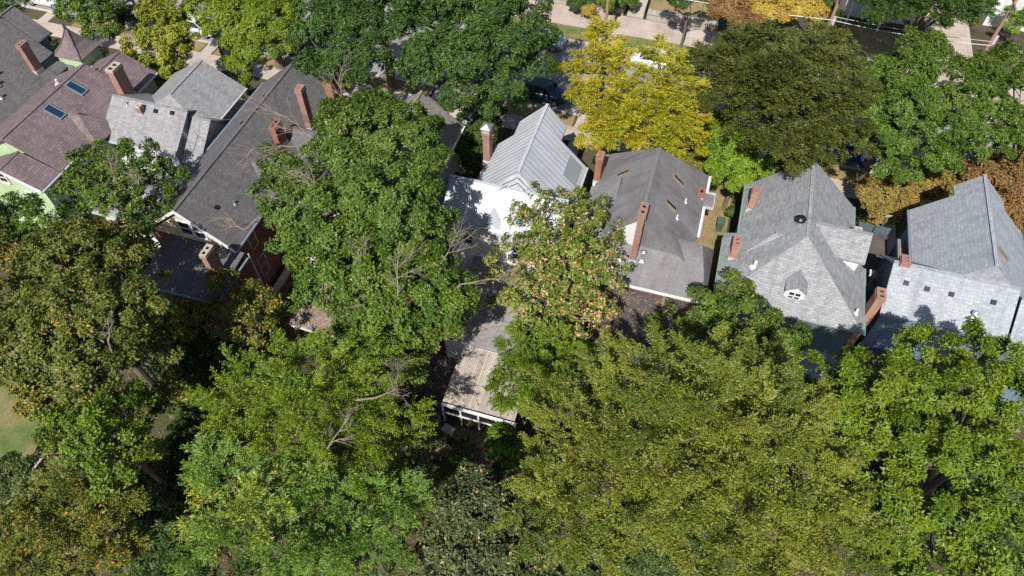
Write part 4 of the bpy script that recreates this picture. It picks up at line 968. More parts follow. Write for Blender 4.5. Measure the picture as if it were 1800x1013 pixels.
tree('maple_tree', 'browning olive maple with orange patches filling the left edge', 'tree', (-26.06, 13.34, 0), [[-28.97, 15.72, 11.35, 2.13, 1.6], [-27.63, 17.27, 10.74, 1.89, 1.42], [-29.28, 13.2, 11.24, 1.89, 1.41], [-25.73, 12.36, 11.91, 2.24, 1.68], [-24.16, 13.49, 11.26, 1.85, 1.38], [-27.09, 10.34, 11.29, 1.78, 1.33], [-24.42, 10.09, 11.44, 1.9, 1.42], [-23.05, 11.19, 10.87, 1.57, 1.17], [-22.81, 13.16, 9.51, 1.21, 0.91], [-32.47, 15.57, 10.98, 1.27, 0.95], [-21.87, 11.6, 8.58, 1.03, 0.77], [-25.21, 16.15, 9.02, 1.17, 0.88]], 'maple', 'brownolive', dead=[((-22.62, 11.36, 12.8), (0.2, 0.6, 0.6), 0.9)], turned=0.02, patch=0.28, size=0.95, seed=13)
tree('maple_tree', 'green leafy crown at the left edge below the pale green gable', 'tree', (-33.51, 17.74, 0), [[-34.71, 17.8, 10.41, 1.47, 1.1], [-32.33, 17.75, 10.51, 1.2, 0.9], [-33.61, 16.31, 10.47, 1.31, 0.98], [-31.25, 17.21, 10.04, 1.13, 0.85], [-35.66, 19.65, 9.17, 0.81, 0.61]], 'maple', 'maple', turned=0.02, seed=14)
tree('pear_tree', 'open crowned tree standing over the light grey rear roof', 'tree', (-32.0, 23.27, 0), [[-34.59, 24.26, 8.99, 1.51, 1.13], [-32.17, 24.6, 9.34, 1.63, 1.22], [-30.54, 24.96, 8.5, 1.22, 0.92], [-34.02, 21.97, 8.84, 1.39, 1.04], [-31.28, 22.18, 8.96, 1.58, 1.19], [-29.74, 23.2, 8.17, 1.06, 0.79], [-36.19, 22.34, 8.09, 1.0, 0.75], [-29.64, 25.08, 7.9, 0.72, 0.54], [-29.84, 20.87, 8.0, 1.23, 0.92]], 'sparse', 'maple', dead=[((-31.8, 22.4, 9.8), (0.2, 0.6, 0.8), 1.4), ((-29.8, 22.22, 9.6), (-0.3, 0.6, 0.8), 1.2)], turned=0.04, dens=1.35, seed=15)
tree('maple_tree', 'fresh green crown below the orange patches at the lower left', 'tree', (-22.0, 8.35, 0), [[-22.1, 8.38, 10.57, 1.8, 1.35], [-24.02, 8.61, 10.45, 1.36, 1.02], [-21.53, 9.57, 10.08, 1.27, 0.96], [-21.06, 7.54, 9.68, 1.29, 0.97], [-22.51, 7.15, 9.56, 1.09, 0.82], [-20.75, 8.82, 9.03, 0.91, 0.68]], 'maple', 'bright', turned=0.02, hue_shift=-0.2, size=0.95, r0=0.15, seed=16)
tree('ash_tree', 'straw tinted olive crown in the bottom left corner', 'tree', (-22.29, 4.4, 0), [[-22.54, 5.97, 9.0, 1.49, 1.12], [-23.52, 4.74, 8.56, 1.59, 1.19], [-24.47, 3.58, 7.98, 1.28, 0.96], [-22.14, 4.29, 8.0, 1.48, 1.11], [-21.14, 5.97, 7.95, 1.1, 0.83], [-23.14, 2.84, 7.47, 1.32, 0.99], [-21.03, 3.34, 7.1, 1.22, 0.92], [-20.32, 4.5, 6.61, 0.95, 0.71]], 'fine', 'brownolive', turned=0.05, patch=0.15, hue_shift=-0.1, seed=17)
tree('ash_tree', 'sunlit light green tree left of the garden path', 'tree', (-14.09, 12.35, 0), [[-13.88, 13.42, 10.3, 1.74, 1.3], [-16.24, 13.26, 9.69, 1.5, 1.12], [-16.32, 11.87, 9.93, 1.67, 1.25], [-13.57, 11.61, 10.81, 1.97, 1.48], [-12.17, 13.03, 9.84, 1.89, 1.42], [-10.8, 13.35, 8.26, 1.34, 1.01], [-11.83, 11.06, 9.12, 1.7, 1.27], [-13.34, 10.18, 10.0, 1.49, 1.12], [-15.94, 10.38, 9.46, 1.33, 1.0], [-12.26, 15.11, 9.61, 1.46, 1.1], [-18.15, 11.45, 8.82, 0.94, 0.71], [-10.2, 12.86, 6.85, 0.86, 0.64], [-18.47, 12.99, 8.67, 0.8, 0.6]], 'spray', 'bright', dead=[((-11.6, 10.19, 10.8), (0.3, 0.6, 0.6), 1.3), ((-10.52, 13.05, 11), (0.8, 0.3, 0.5), 1.4)], turned=0.05, patch=0.1, void=0.36, dens=0.85, hue_shift=-0.05, seed=18)
tree('walnut_tree', 'feathery leaved pale green tree at the bottom left of centre', 'tree', (-14.49, 7.06, 0), [[-15.37, 7.97, 10.42, 1.43, 1.08], [-16.84, 8.67, 10.03, 0.92, 0.69], [-13.07, 7.16, 10.6, 1.48, 1.11], [-12.4, 8.53, 10.3, 1.23, 0.92], [-13.55, 5.9, 10.23, 1.42, 1.06], [-16.65, 6.74, 8.83, 0.91, 0.68], [-11.91, 6.14, 9.51, 1.2, 0.9], [-16.11, 5.34, 8.01, 0.96, 0.72]], 'pinnate', 'fern', turned=0.04, patch=0.5, size=1.05, seed=19)
tree('walnut_tree', 'second feathery green tree at the bottom, right of the paler one', 'tree', (-9.71, 8.23, 0), [[-10.19, 8.82, 8.56, 1.59, 1.19], [-8.78, 9.89, 8.45, 1.35, 1.01], [-9.17, 7.73, 8.39, 1.5, 1.13], [-10.65, 7.24, 8.11, 1.21, 0.91], [-7.96, 9.35, 7.86, 0.83, 0.62], [-11.67, 9.8, 7.76, 1.07, 0.8], [-8.44, 6.95, 7.49, 1.26, 0.94], [-10.83, 6.05, 7.19, 1.01, 0.76]], 'pinnate', 'fern', turned=0.02, hue_shift=-0.25, size=1.05, seed=20)
tree('young_tree', 'low dark green tree along the bottom edge left of centre', 'tree', (-16.66, 4.72, 0), [[-18.04, 4.72, 5.98, 1.27, 0.95], [-19.42, 4.01, 5.59, 1.01, 0.76], [-15.67, 4.87, 6.13, 1.15, 0.86], [-13.49, 5.28, 6.38, 1.03, 0.77]], 'fine', 'dark', turned=0.05, r0=0.15, seed=21)
tree('young_maple', 'small yellowing tree beside the dark red brick wall', 'tree', (-23.18, 18.27, 0), [[-22.1, 18.68, 6.14, 1.13, 0.85], [-22.76, 17.41, 5.87, 1.06, 0.79], [-20.87, 17.62, 5.8, 0.99, 0.74], [-24.67, 17.42, 5.33, 1.14, 0.86], [-26.98, 18.12, 4.6, 0.97, 0.73], [-24.07, 19.35, 6.47, 0.81, 0.61], [-20.8, 19.26, 5.32, 0.68, 0.51]], 'sparse', 'brownolive', turned=0.08, patch=0.4, dens=1.3, r0=0.14, seed=22)
tree('young_maple', 'small green tree between the brick wall and the white garage', 'tree', (-20.96, 20.51, 0), [[-21.06, 20.62, 4.28, 0.78, 0.58], [-20.41, 21.26, 4.31, 0.71, 0.53], [-21.42, 19.64, 3.94, 0.63, 0.47]], 'sparse', 'maple', dens=1.4, r0=0.1, seed=23)
tree('buckeye_tree', 'orange tipped open tree overhanging the white metal roof', 'tree', (-5.28, 25.68, 0), [[-6.76, 27.88, 8.8, 1.48, 1.11], [-3.77, 28.4, 8.72, 1.68, 1.26], [-2.29, 28.85, 8.47, 0.81, 0.61], [-7.21, 24.96, 7.81, 1.46, 1.09], [-4.84, 24.41, 9.57, 2.07, 1.55], [-2.69, 24.48, 8.76, 1.58, 1.19], [-5.22, 22.49, 7.94, 1.89, 1.42], [-2.92, 22.81, 7.36, 1.59, 1.19], [-7.24, 22.88, 6.6, 0.99, 0.74], [-8.03, 24.43, 7.07, 0.8, 0.6], [-5.29, 30.57, 8.03, 0.92, 0.69], [-4.42, 21.55, 6.51, 1.21, 0.91], [-7.92, 30.14, 7.91, 0.71, 0.53]], 'sparse', 'orange', turned=0.18, patch=0.3, dens=1.0, void=0.46, rough=0.36, r0=0.26, twigs=0.7, seed=24)
tree('plum_tree', 'compact green tree beside the corrugated patio cover', 'tree', (-4.1, 18.29, 0), [[-4.77, 18.63, 8.2, 1.48, 1.11], [-3.59, 20.01, 7.91, 1.21, 0.91], [-5.2, 17.31, 7.82, 0.94, 0.7], [-3.72, 17.61, 8.08, 1.28, 0.96], [-4.66, 16.74, 7.11, 0.71, 0.53], [-2.65, 19.43, 7.66, 0.84, 0.63]], 'fine', 'bright', turned=0.01, hue_shift=-0.25, dens=1.2, r0=0.16, seed=25)
tree('elm_tree', 'broad yellow olive tree with feathery sprays, left part of the big canopy', 'tree', (-0.19, 12.91, 0), [[-1.77, 15.55, 11.03, 1.4, 1.05], [-0.19, 16.67, 11.25, 1.36, 1.02], [-0.88, 13.67, 12.1, 1.75, 1.31], [1.06, 14.23, 13.23, 1.93, 1.45], [-2.12, 12.5, 10.27, 1.3, 0.98], [-0.71, 11.24, 11.13, 1.66, 1.25], [1.37, 11.66, 12.9, 1.75, 1.32], [2.96, 12.42, 13.41, 1.47, 1.1], [-2.38, 11.22, 9.23, 0.91, 0.68], [0.52, 10.18, 10.99, 1.25, 0.94], [2.6, 10.72, 11.94, 1.12, 0.84], [-2.79, 14.84, 9.07, 0.81, 0.61]], 'spray', 'olive2', dead=[((2.56, 10.74, 12.2), (0.8, 0.3, 0.4), 1.2)], turned=0.05, patch=0.1, void=0.46, rough=0.36, seed=26)
tree('elm_tree', 'huge yellow olive spreading tree at the bottom right of centre', 'tree', (6.02, 14.12, 0), [[2.0, 16.56, 12.34, 1.65, 1.24], [3.96, 17.1, 12.7, 1.73, 1.3], [5.82, 17.34, 12.5, 1.73, 1.3], [3.56, 14.09, 14.74, 2.17, 1.63], [5.94, 14.71, 14.19, 2.02, 1.51], [8.1, 15.16, 12.48, 1.78, 1.33], [5.25, 12.13, 14.06, 1.84, 1.38], [7.34, 12.37, 13.32, 1.69, 1.27], [8.85, 11.68, 12.03, 1.41, 1.06], [6.68, 10.68, 12.39, 1.51, 1.13], [4.93, 11.08, 12.3, 1.24, 0.93], [1.08, 16.83, 11.38, 1.04, 0.78], [7.92, 17.49, 11.55, 1.1, 0.83], [10.01, 13.81, 11.02, 0.94, 0.7], [5.34, 9.97, 11.15, 1.11, 0.84], [9.54, 14.95, 11.61, 0.95, 0.71]], 'spray', 'olive2', turned=0.04, patch=0.08, void=0.46, rough=0.36, hue_shift=0.08, r0=0.42, seed=27)
tree('buckeye_tree', 'green tree with orange leaf tips against the green guttered roof', 'tree', (5.32, 23.92, 0), [[4.07, 23.93, 9.29, 1.26, 0.95], [5.71, 23.56, 9.71, 1.47, 1.1], [7.34, 23.13, 9.35, 1.11, 0.83], [3.39, 22.82, 8.96, 1.07, 0.81], [5.75, 22.5, 8.85, 1.35, 1.02], [4.82, 26.14, 8.62, 0.94, 0.71], [8.23, 23.69, 8.48, 0.78, 0.58], [3.28, 25.59, 8.09, 0.76, 0.57]], 'maple', 'maple', turned=0.1, patch=0.25, size=0.9, seed=28)
tree('young_maple', 'small dark green tree with peach tips beside the flat dark roof', 'tree', (2.08, 24.56, 0), [[1.83, 25.25, 5.82, 0.93, 0.7], [1.59, 24.09, 5.48, 0.79, 0.59], [2.83, 24.35, 5.65, 0.85, 0.64]], 'sparse', 'maple', turned=0.14, dens=1.4, r0=0.1, seed=29)
tree('sycamore_tree', 'bright green tree with starry leaf clusters below the shaded blue wall', 'tree', (10.85, 18.2, 0), [[9.83, 20.32, 11.06, 1.32, 0.99], [11.4, 20.96, 12.08, 1.29, 0.97], [9.33, 19.21, 10.55, 1.11, 0.83], [10.62, 18.43, 12.92, 1.7, 1.28], [10.06, 17.36, 11.96, 1.08, 0.81], [11.02, 16.06, 13.02, 1.43, 1.07], [11.2, 14.43, 12.27, 1.32, 0.99], [10.93, 12.7, 11.54, 1.12, 0.84], [13.27, 24.35, 10.32, 0.68, 0.51]], 'star', 'bright', turned=0.02, patch=0.1, r0=0.35, dens=1.15, void=0.4, rough=0.3, seed=30)
tree('sycamore_tree', 'bright green starry leaved tree filling the lower right corner', 'tree', (14.38, 16.77, 0), [[13.45, 21.97, 12.07, 1.3, 0.98], [15.79, 22.96, 11.44, 1.38, 1.04], [17.48, 23.17, 11.53, 1.16, 0.87], [12.71, 19.2, 13.2, 1.5, 1.12], [14.65, 19.62, 12.99, 1.5, 1.13], [16.75, 20.18, 12.1, 1.24, 0.93], [12.61, 16.02, 13.6, 1.48, 1.11], [14.76, 16.54, 13.36, 1.58, 1.18], [12.74, 13.96, 12.85, 1.36, 1.02], [14.33, 14.03, 13.38, 1.54, 1.16], [16.42, 15.35, 12.14, 1.13, 0.85], [13.11, 12.47, 11.87, 1.31, 0.98], [14.72, 12.4, 11.91, 1.21, 0.91], [16.36, 13.16, 11.79, 1.0, 0.75], [11.9, 15.07, 12.43, 0.92, 0.69], [12.37, 12.27, 10.63, 0.91, 0.68]], 'star', 'bright', turned=0.03, patch=0.25, r0=0.45, hue_shift=0.05, dens=1.15, void=0.4, rough=0.3, seed=31)
tree('magnolia_tree', 'dark dull green tree dotted with pale seed heads at the bottom centre', 'tree', (-3.92, 9.76, 0), [[-4.4, 10.79, 7.64, 1.89, 1.42], [-5.67, 9.6, 7.19, 1.52, 1.14], [-4.04, 8.89, 7.62, 1.93, 1.44], [-2.26, 10.03, 7.42, 1.44, 1.08], [-3.42, 11.64, 7.32, 1.18, 0.88], [-6.52, 8.11, 6.44, 0.89, 0.67], [-1.69, 9.0, 7.08, 1.27, 0.95], [-5.42, 8.12, 7.08, 1.28, 0.96], [-1.87, 11.65, 6.67, 0.81, 0.61]], 'dense', 'speck', turned=0.035, size=1.1, r0=0.22, seed=32)
tree('clipped_shrub', 'bright green clipped shrub at the right end of the patio cover', 'shrub', (-5.48, 16.33, 0), [[-5.9, 17.04, 1.9, 0.73, 0.54], [-5.18, 16.4, 1.78, 0.78, 0.59], [-4.8, 15.71, 1.56, 0.58, 0.44], [-6.04, 16.18, 1.68, 0.52, 0.39]], 'dense', 'vivid', r0=0.06, size=0.7, turned=0.01, seed=33)
tree('broad_leaf_shrub', 'dark broad leaved shrub below the patio steps', 'shrub', (-6.54, 14.7, 0), [[-7.73, 15.68, 1.25, 0.86, 0.64], [-6.3, 15.04, 1.23, 0.91, 0.68], [-6.82, 14.03, 1.16, 0.84, 0.63], [-5.29, 14.04, 1.41, 0.96, 0.72]], 'star', 'dark', r0=0.05, size=0.7, seed=34)
tree('leafy_plant', 'vivid green leafy plant right of the clipped shrub', 'plant', (-3.99, 16.72, 0), [[-3.81, 16.41, 1.24, 0.39, 0.3], [-4.16, 17.03, 1.09, 0.27, 0.2]], 'star', 'vivid', r0=0.03, size=0.6, seed=35)
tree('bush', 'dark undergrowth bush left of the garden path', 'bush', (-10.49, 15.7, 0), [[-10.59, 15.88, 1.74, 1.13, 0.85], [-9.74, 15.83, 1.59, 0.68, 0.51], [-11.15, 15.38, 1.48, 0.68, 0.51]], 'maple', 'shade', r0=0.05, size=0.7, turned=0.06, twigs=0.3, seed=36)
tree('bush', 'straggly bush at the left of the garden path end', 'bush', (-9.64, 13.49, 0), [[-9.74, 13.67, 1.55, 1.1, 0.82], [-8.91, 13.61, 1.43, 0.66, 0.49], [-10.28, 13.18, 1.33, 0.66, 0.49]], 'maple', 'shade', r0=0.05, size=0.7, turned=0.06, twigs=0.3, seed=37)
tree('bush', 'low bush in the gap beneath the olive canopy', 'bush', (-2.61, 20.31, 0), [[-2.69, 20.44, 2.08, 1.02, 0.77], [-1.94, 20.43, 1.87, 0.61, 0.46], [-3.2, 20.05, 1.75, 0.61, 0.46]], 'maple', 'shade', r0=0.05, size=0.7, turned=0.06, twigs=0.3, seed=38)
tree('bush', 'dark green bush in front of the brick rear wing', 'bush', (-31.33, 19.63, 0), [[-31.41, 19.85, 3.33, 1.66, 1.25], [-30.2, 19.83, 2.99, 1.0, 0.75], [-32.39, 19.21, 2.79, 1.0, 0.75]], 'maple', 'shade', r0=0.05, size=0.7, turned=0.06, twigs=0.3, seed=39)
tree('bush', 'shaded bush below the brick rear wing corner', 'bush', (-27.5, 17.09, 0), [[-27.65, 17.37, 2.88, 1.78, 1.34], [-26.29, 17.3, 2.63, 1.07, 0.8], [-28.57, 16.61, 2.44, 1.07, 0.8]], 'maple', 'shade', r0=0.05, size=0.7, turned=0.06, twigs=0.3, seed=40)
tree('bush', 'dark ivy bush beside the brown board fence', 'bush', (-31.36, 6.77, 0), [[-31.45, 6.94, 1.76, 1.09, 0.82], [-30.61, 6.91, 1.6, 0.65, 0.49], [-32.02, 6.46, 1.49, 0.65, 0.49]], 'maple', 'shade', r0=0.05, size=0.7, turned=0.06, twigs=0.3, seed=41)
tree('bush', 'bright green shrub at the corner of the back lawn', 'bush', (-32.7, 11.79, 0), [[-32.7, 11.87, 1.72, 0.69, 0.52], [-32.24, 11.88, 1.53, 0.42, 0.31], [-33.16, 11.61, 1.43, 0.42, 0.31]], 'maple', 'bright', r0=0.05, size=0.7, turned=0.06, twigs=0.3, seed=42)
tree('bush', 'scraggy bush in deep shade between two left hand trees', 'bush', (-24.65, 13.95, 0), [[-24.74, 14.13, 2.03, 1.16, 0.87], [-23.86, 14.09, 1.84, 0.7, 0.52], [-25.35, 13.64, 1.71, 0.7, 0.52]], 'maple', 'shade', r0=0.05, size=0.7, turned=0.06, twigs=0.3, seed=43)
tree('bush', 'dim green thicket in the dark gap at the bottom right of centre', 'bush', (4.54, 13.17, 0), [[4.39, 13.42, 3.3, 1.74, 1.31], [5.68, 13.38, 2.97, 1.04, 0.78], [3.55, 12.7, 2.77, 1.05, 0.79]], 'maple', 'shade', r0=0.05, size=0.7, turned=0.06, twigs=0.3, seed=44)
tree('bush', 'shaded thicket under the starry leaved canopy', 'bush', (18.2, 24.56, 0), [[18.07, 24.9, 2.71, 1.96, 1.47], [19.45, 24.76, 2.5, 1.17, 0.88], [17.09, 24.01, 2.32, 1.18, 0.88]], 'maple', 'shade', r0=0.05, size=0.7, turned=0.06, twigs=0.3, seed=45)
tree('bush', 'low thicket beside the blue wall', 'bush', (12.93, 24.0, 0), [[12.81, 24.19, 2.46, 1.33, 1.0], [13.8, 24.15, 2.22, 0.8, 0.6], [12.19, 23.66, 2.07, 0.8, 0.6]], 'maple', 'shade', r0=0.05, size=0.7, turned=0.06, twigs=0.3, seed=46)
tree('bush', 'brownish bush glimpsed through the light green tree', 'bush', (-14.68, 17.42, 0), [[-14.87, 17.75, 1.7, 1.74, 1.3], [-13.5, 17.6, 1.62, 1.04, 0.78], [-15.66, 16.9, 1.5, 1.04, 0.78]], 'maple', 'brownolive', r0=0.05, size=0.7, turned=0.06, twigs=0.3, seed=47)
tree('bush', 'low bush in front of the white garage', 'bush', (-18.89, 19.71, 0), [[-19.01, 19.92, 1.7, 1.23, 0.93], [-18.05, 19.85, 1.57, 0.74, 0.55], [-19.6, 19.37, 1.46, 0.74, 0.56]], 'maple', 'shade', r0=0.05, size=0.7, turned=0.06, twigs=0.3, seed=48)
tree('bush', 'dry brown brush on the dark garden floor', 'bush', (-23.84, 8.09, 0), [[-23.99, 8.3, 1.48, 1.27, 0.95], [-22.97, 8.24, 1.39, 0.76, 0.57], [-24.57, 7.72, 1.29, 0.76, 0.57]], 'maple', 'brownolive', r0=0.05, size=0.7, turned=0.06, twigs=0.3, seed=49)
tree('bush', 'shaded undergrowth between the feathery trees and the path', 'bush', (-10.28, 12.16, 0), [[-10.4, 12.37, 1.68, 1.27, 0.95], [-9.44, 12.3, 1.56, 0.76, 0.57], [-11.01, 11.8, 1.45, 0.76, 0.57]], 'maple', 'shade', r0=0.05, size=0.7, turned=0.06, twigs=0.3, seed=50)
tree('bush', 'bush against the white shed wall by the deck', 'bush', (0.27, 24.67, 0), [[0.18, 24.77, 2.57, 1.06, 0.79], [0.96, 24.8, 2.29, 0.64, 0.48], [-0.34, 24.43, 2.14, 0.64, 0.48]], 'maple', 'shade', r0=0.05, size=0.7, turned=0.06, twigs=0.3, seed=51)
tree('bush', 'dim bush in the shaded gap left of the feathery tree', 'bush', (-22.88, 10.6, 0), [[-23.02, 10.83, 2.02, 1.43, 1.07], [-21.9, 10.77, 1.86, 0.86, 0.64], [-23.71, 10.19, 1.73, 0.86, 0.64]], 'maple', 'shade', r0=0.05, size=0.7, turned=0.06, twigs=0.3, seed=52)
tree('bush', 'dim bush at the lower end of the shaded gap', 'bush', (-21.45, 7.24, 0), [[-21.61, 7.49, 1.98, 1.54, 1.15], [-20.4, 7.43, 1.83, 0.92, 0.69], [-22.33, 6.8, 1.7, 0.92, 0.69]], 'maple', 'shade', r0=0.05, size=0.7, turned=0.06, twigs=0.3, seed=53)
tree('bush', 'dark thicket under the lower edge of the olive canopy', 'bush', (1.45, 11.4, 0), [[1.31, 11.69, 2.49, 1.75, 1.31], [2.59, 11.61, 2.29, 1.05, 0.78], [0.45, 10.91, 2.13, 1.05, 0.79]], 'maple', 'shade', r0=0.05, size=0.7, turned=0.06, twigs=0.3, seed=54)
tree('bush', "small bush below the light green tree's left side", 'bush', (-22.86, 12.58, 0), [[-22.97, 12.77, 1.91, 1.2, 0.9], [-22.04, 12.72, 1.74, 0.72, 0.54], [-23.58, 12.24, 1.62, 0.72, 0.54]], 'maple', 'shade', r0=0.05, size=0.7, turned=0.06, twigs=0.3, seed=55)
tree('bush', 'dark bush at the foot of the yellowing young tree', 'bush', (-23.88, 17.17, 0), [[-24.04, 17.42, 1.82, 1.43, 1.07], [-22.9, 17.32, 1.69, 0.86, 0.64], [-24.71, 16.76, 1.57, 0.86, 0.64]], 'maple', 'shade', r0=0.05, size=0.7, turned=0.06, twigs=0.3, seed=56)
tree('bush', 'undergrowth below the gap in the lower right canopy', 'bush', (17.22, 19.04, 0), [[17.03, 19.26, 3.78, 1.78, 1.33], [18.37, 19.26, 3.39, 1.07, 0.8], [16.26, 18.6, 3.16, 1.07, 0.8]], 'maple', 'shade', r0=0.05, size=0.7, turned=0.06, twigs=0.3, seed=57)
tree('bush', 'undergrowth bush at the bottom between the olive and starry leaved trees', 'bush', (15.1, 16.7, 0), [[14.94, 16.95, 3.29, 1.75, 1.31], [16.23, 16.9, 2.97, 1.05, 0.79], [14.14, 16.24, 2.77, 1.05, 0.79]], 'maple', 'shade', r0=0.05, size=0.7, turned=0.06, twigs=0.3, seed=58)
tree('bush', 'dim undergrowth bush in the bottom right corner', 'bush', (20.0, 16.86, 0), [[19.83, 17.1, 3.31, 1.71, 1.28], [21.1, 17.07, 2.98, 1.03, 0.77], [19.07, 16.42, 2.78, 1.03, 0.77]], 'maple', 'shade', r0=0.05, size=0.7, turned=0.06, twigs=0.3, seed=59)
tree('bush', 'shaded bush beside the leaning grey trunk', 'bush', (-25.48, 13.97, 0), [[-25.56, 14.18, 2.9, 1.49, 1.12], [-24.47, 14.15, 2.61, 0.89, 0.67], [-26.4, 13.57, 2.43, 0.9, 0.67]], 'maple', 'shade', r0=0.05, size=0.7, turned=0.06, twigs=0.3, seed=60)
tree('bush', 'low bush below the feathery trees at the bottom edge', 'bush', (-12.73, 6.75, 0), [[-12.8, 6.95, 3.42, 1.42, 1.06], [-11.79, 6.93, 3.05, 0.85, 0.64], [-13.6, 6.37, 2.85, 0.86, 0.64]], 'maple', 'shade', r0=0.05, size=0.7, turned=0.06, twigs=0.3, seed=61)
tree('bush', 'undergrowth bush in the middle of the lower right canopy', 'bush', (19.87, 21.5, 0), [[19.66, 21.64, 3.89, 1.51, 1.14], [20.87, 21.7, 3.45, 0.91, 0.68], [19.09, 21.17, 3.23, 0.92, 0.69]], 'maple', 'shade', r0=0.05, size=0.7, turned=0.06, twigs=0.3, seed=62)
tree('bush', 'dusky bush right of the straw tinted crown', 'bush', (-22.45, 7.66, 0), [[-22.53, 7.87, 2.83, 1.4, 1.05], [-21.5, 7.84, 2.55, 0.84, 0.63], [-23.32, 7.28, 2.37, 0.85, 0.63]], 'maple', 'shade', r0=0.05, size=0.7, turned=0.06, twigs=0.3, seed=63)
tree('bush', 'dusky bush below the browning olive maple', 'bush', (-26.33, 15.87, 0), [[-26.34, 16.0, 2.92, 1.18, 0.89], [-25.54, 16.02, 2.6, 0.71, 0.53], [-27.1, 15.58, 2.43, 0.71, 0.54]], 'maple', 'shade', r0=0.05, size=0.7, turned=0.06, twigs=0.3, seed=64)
tree('street_tree', 'medium green street tree left of the small dark round tree', 'tree', (-50.8, 47.4, 0), [[-48.95, 40.47, 6.96, 1.59, 1.19], [-47.22, 39.77, 6.67, 1.3, 0.97], [-50.63, 40.86, 6.94, 1.13, 0.85], [-48.5, 42.53, 6.49, 1.24, 0.93], [-51.79, 43.94, 6.53, 1.66, 1.25]], 'maple', 'maple', turned=0.04, dens=1.2, r0=0.14, seed=65)
tree('street_tree', 'small dark round tree between the green and the yellow green tree', 'tree', (-49.01, 44.23, 0), [[-49.27, 44.81, 4.15, 1.11, 0.83], [-49.64, 43.85, 3.71, 0.71, 0.53], [-48.13, 44.04, 3.71, 0.7, 0.53]], 'dense', 'dark', r0=0.1, seed=66)
tree('street_tree', 'yellow green street tree above the light grey front gable', 'tree', (-40.74, 39.08, 0), [[-41.31, 40.36, 7.67, 1.8, 1.35], [-41.09, 38.07, 7.39, 1.5, 1.13], [-39.32, 39.07, 7.35, 1.6, 1.2], [-39.56, 37.39, 6.63, 1.41, 1.06], [-38.48, 38.86, 6.64, 0.89, 0.67], [-43.44, 42.21, 7.44, 1.39, 1.04], [-41.95, 37.63, 5.7, 0.72, 0.54]], 'sparse', 'limey2', turned=0.04, patch=0.1, dens=2.0, r0=0.14, seed=67)
tree('street_tree', 'bright lime tree with rounded tufts over a thick forked trunk', 'tree', (-36.6, 46.9, 0), [[-33.04, 39.93, 9.72, 1.95, 1.46], [-30.9, 40.3, 9.65, 1.86, 1.4], [-35.0, 40.63, 9.41, 1.47, 1.1], [-31.62, 38.22, 8.92, 1.68, 1.26], [-29.94, 39.68, 8.55, 1.11, 0.83], [-33.52, 38.72, 6.97, 1.05, 0.79], [-33.95, 42.96, 9.18, 2.04, 1.53], [-36.15, 39.61, 8.61, 0.95, 0.72], [-33.76, 38.84, 8.58, 1.03, 0.77], [-31.1, 42.4, 9.54, 1.13, 0.85], [-34.35, 39.76, 4.78, 0.55, 0.41]], 'cauli', 'lime', turned=0.03, r0=0.38, size=0.72, seed=68)
tree('street_tree', 'thin lime green tree beyond the road at the upper left', 'tree', (-38.5, 42.33, 0), [[-38.69, 42.06, 8.53, 1.17, 0.88], [-37.03, 41.21, 8.2, 0.98, 0.73], [-40.06, 43.03, 8.56, 1.09, 0.82], [-38.23, 43.03, 8.63, 0.9, 0.68]], 'sparse', 'lime', turned=0.05, dens=1.6, r0=0.12, seed=69)
tree('maple_tree', 'big dark green maple at the top centre left half', 'tree', (-25.5, 46.9, 0), [[-24.6, 38.06, 12.19, 2.02, 1.51], [-22.72, 39.46, 12.12, 2.19, 1.65], [-24.39, 36.11, 10.84, 1.62, 1.22], [-21.55, 35.76, 11.66, 2.11, 1.58], [-25.8, 42.35, 12.08, 2.29, 1.72], [-26.86, 38.71, 10.48, 1.29, 0.97], [-23.66, 36.49, 9.11, 1.2, 0.9], [-20.1, 36.69, 10.44, 1.39, 1.04], [-28.83, 42.11, 10.35, 1.61, 1.21], [-22.29, 42.46, 12.19, 2.02, 1.52]], 'cauli', 'dark', turned=0, void=0.36, r0=0.4, seed=70)
tree('maple_tree', 'big dark green maple above the white metal roof', 'tree', (-16.0, 46.9, 0), [[-18.5, 39.5, 12.45, 2.38, 1.79], [-16.02, 40.66, 13.06, 2.37, 1.78], [-13.23, 40.7, 13.13, 2.19, 1.64], [-16.69, 36.78, 11.97, 2.08, 1.56], [-13.5, 36.76, 13.05, 2.38, 1.78], [-11.27, 38.77, 12.6, 2.0, 1.5], [-12.26, 36.35, 11.46, 1.83, 1.38], [-10.58, 38.46, 11.22, 1.43, 1.07], [-14.99, 36.19, 10.53, 1.65, 1.24], [-17.65, 36.66, 10.07, 1.31, 0.98], [-11.06, 42.18, 11.77, 1.56, 1.17], [-12.66, 37.41, 8.76, 1.09, 0.82], [-14.69, 37.22, 8.18, 1.03, 0.77], [-19.67, 43.59, 12.43, 2.43, 1.82], [-15.68, 44.48, 13.05, 2.39, 1.8], [-12.62, 45.41, 12.19, 2.02, 1.52], [-11.64, 38.06, 9.22, 0.93, 0.7]], 'cauli', 'dark', turned=0, hue_shift=0.1, void=0.36, r0=0.5, seed=71)
tree('shrub_tree', 'dark green rounded shrub tree between the hidden white house and the metal roof', 'tree', (-14.29, 37.74, 0), [[-14.03, 38.08, 5.63, 1.41, 1.06], [-14.35, 36.36, 4.83, 1.4, 1.05], [-15.51, 37.8, 4.96, 1.09, 0.82], [-14.24, 40.94, 4.65, 0.87, 0.65], [-13.89, 35.52, 3.76, 1.08, 0.81], [-13.72, 37.72, 4.66, 0.84, 0.63]], 'maple', 'dark', r0=0.14, size=0.85, turned=0.02, hue_shift=0.1, seed=72)
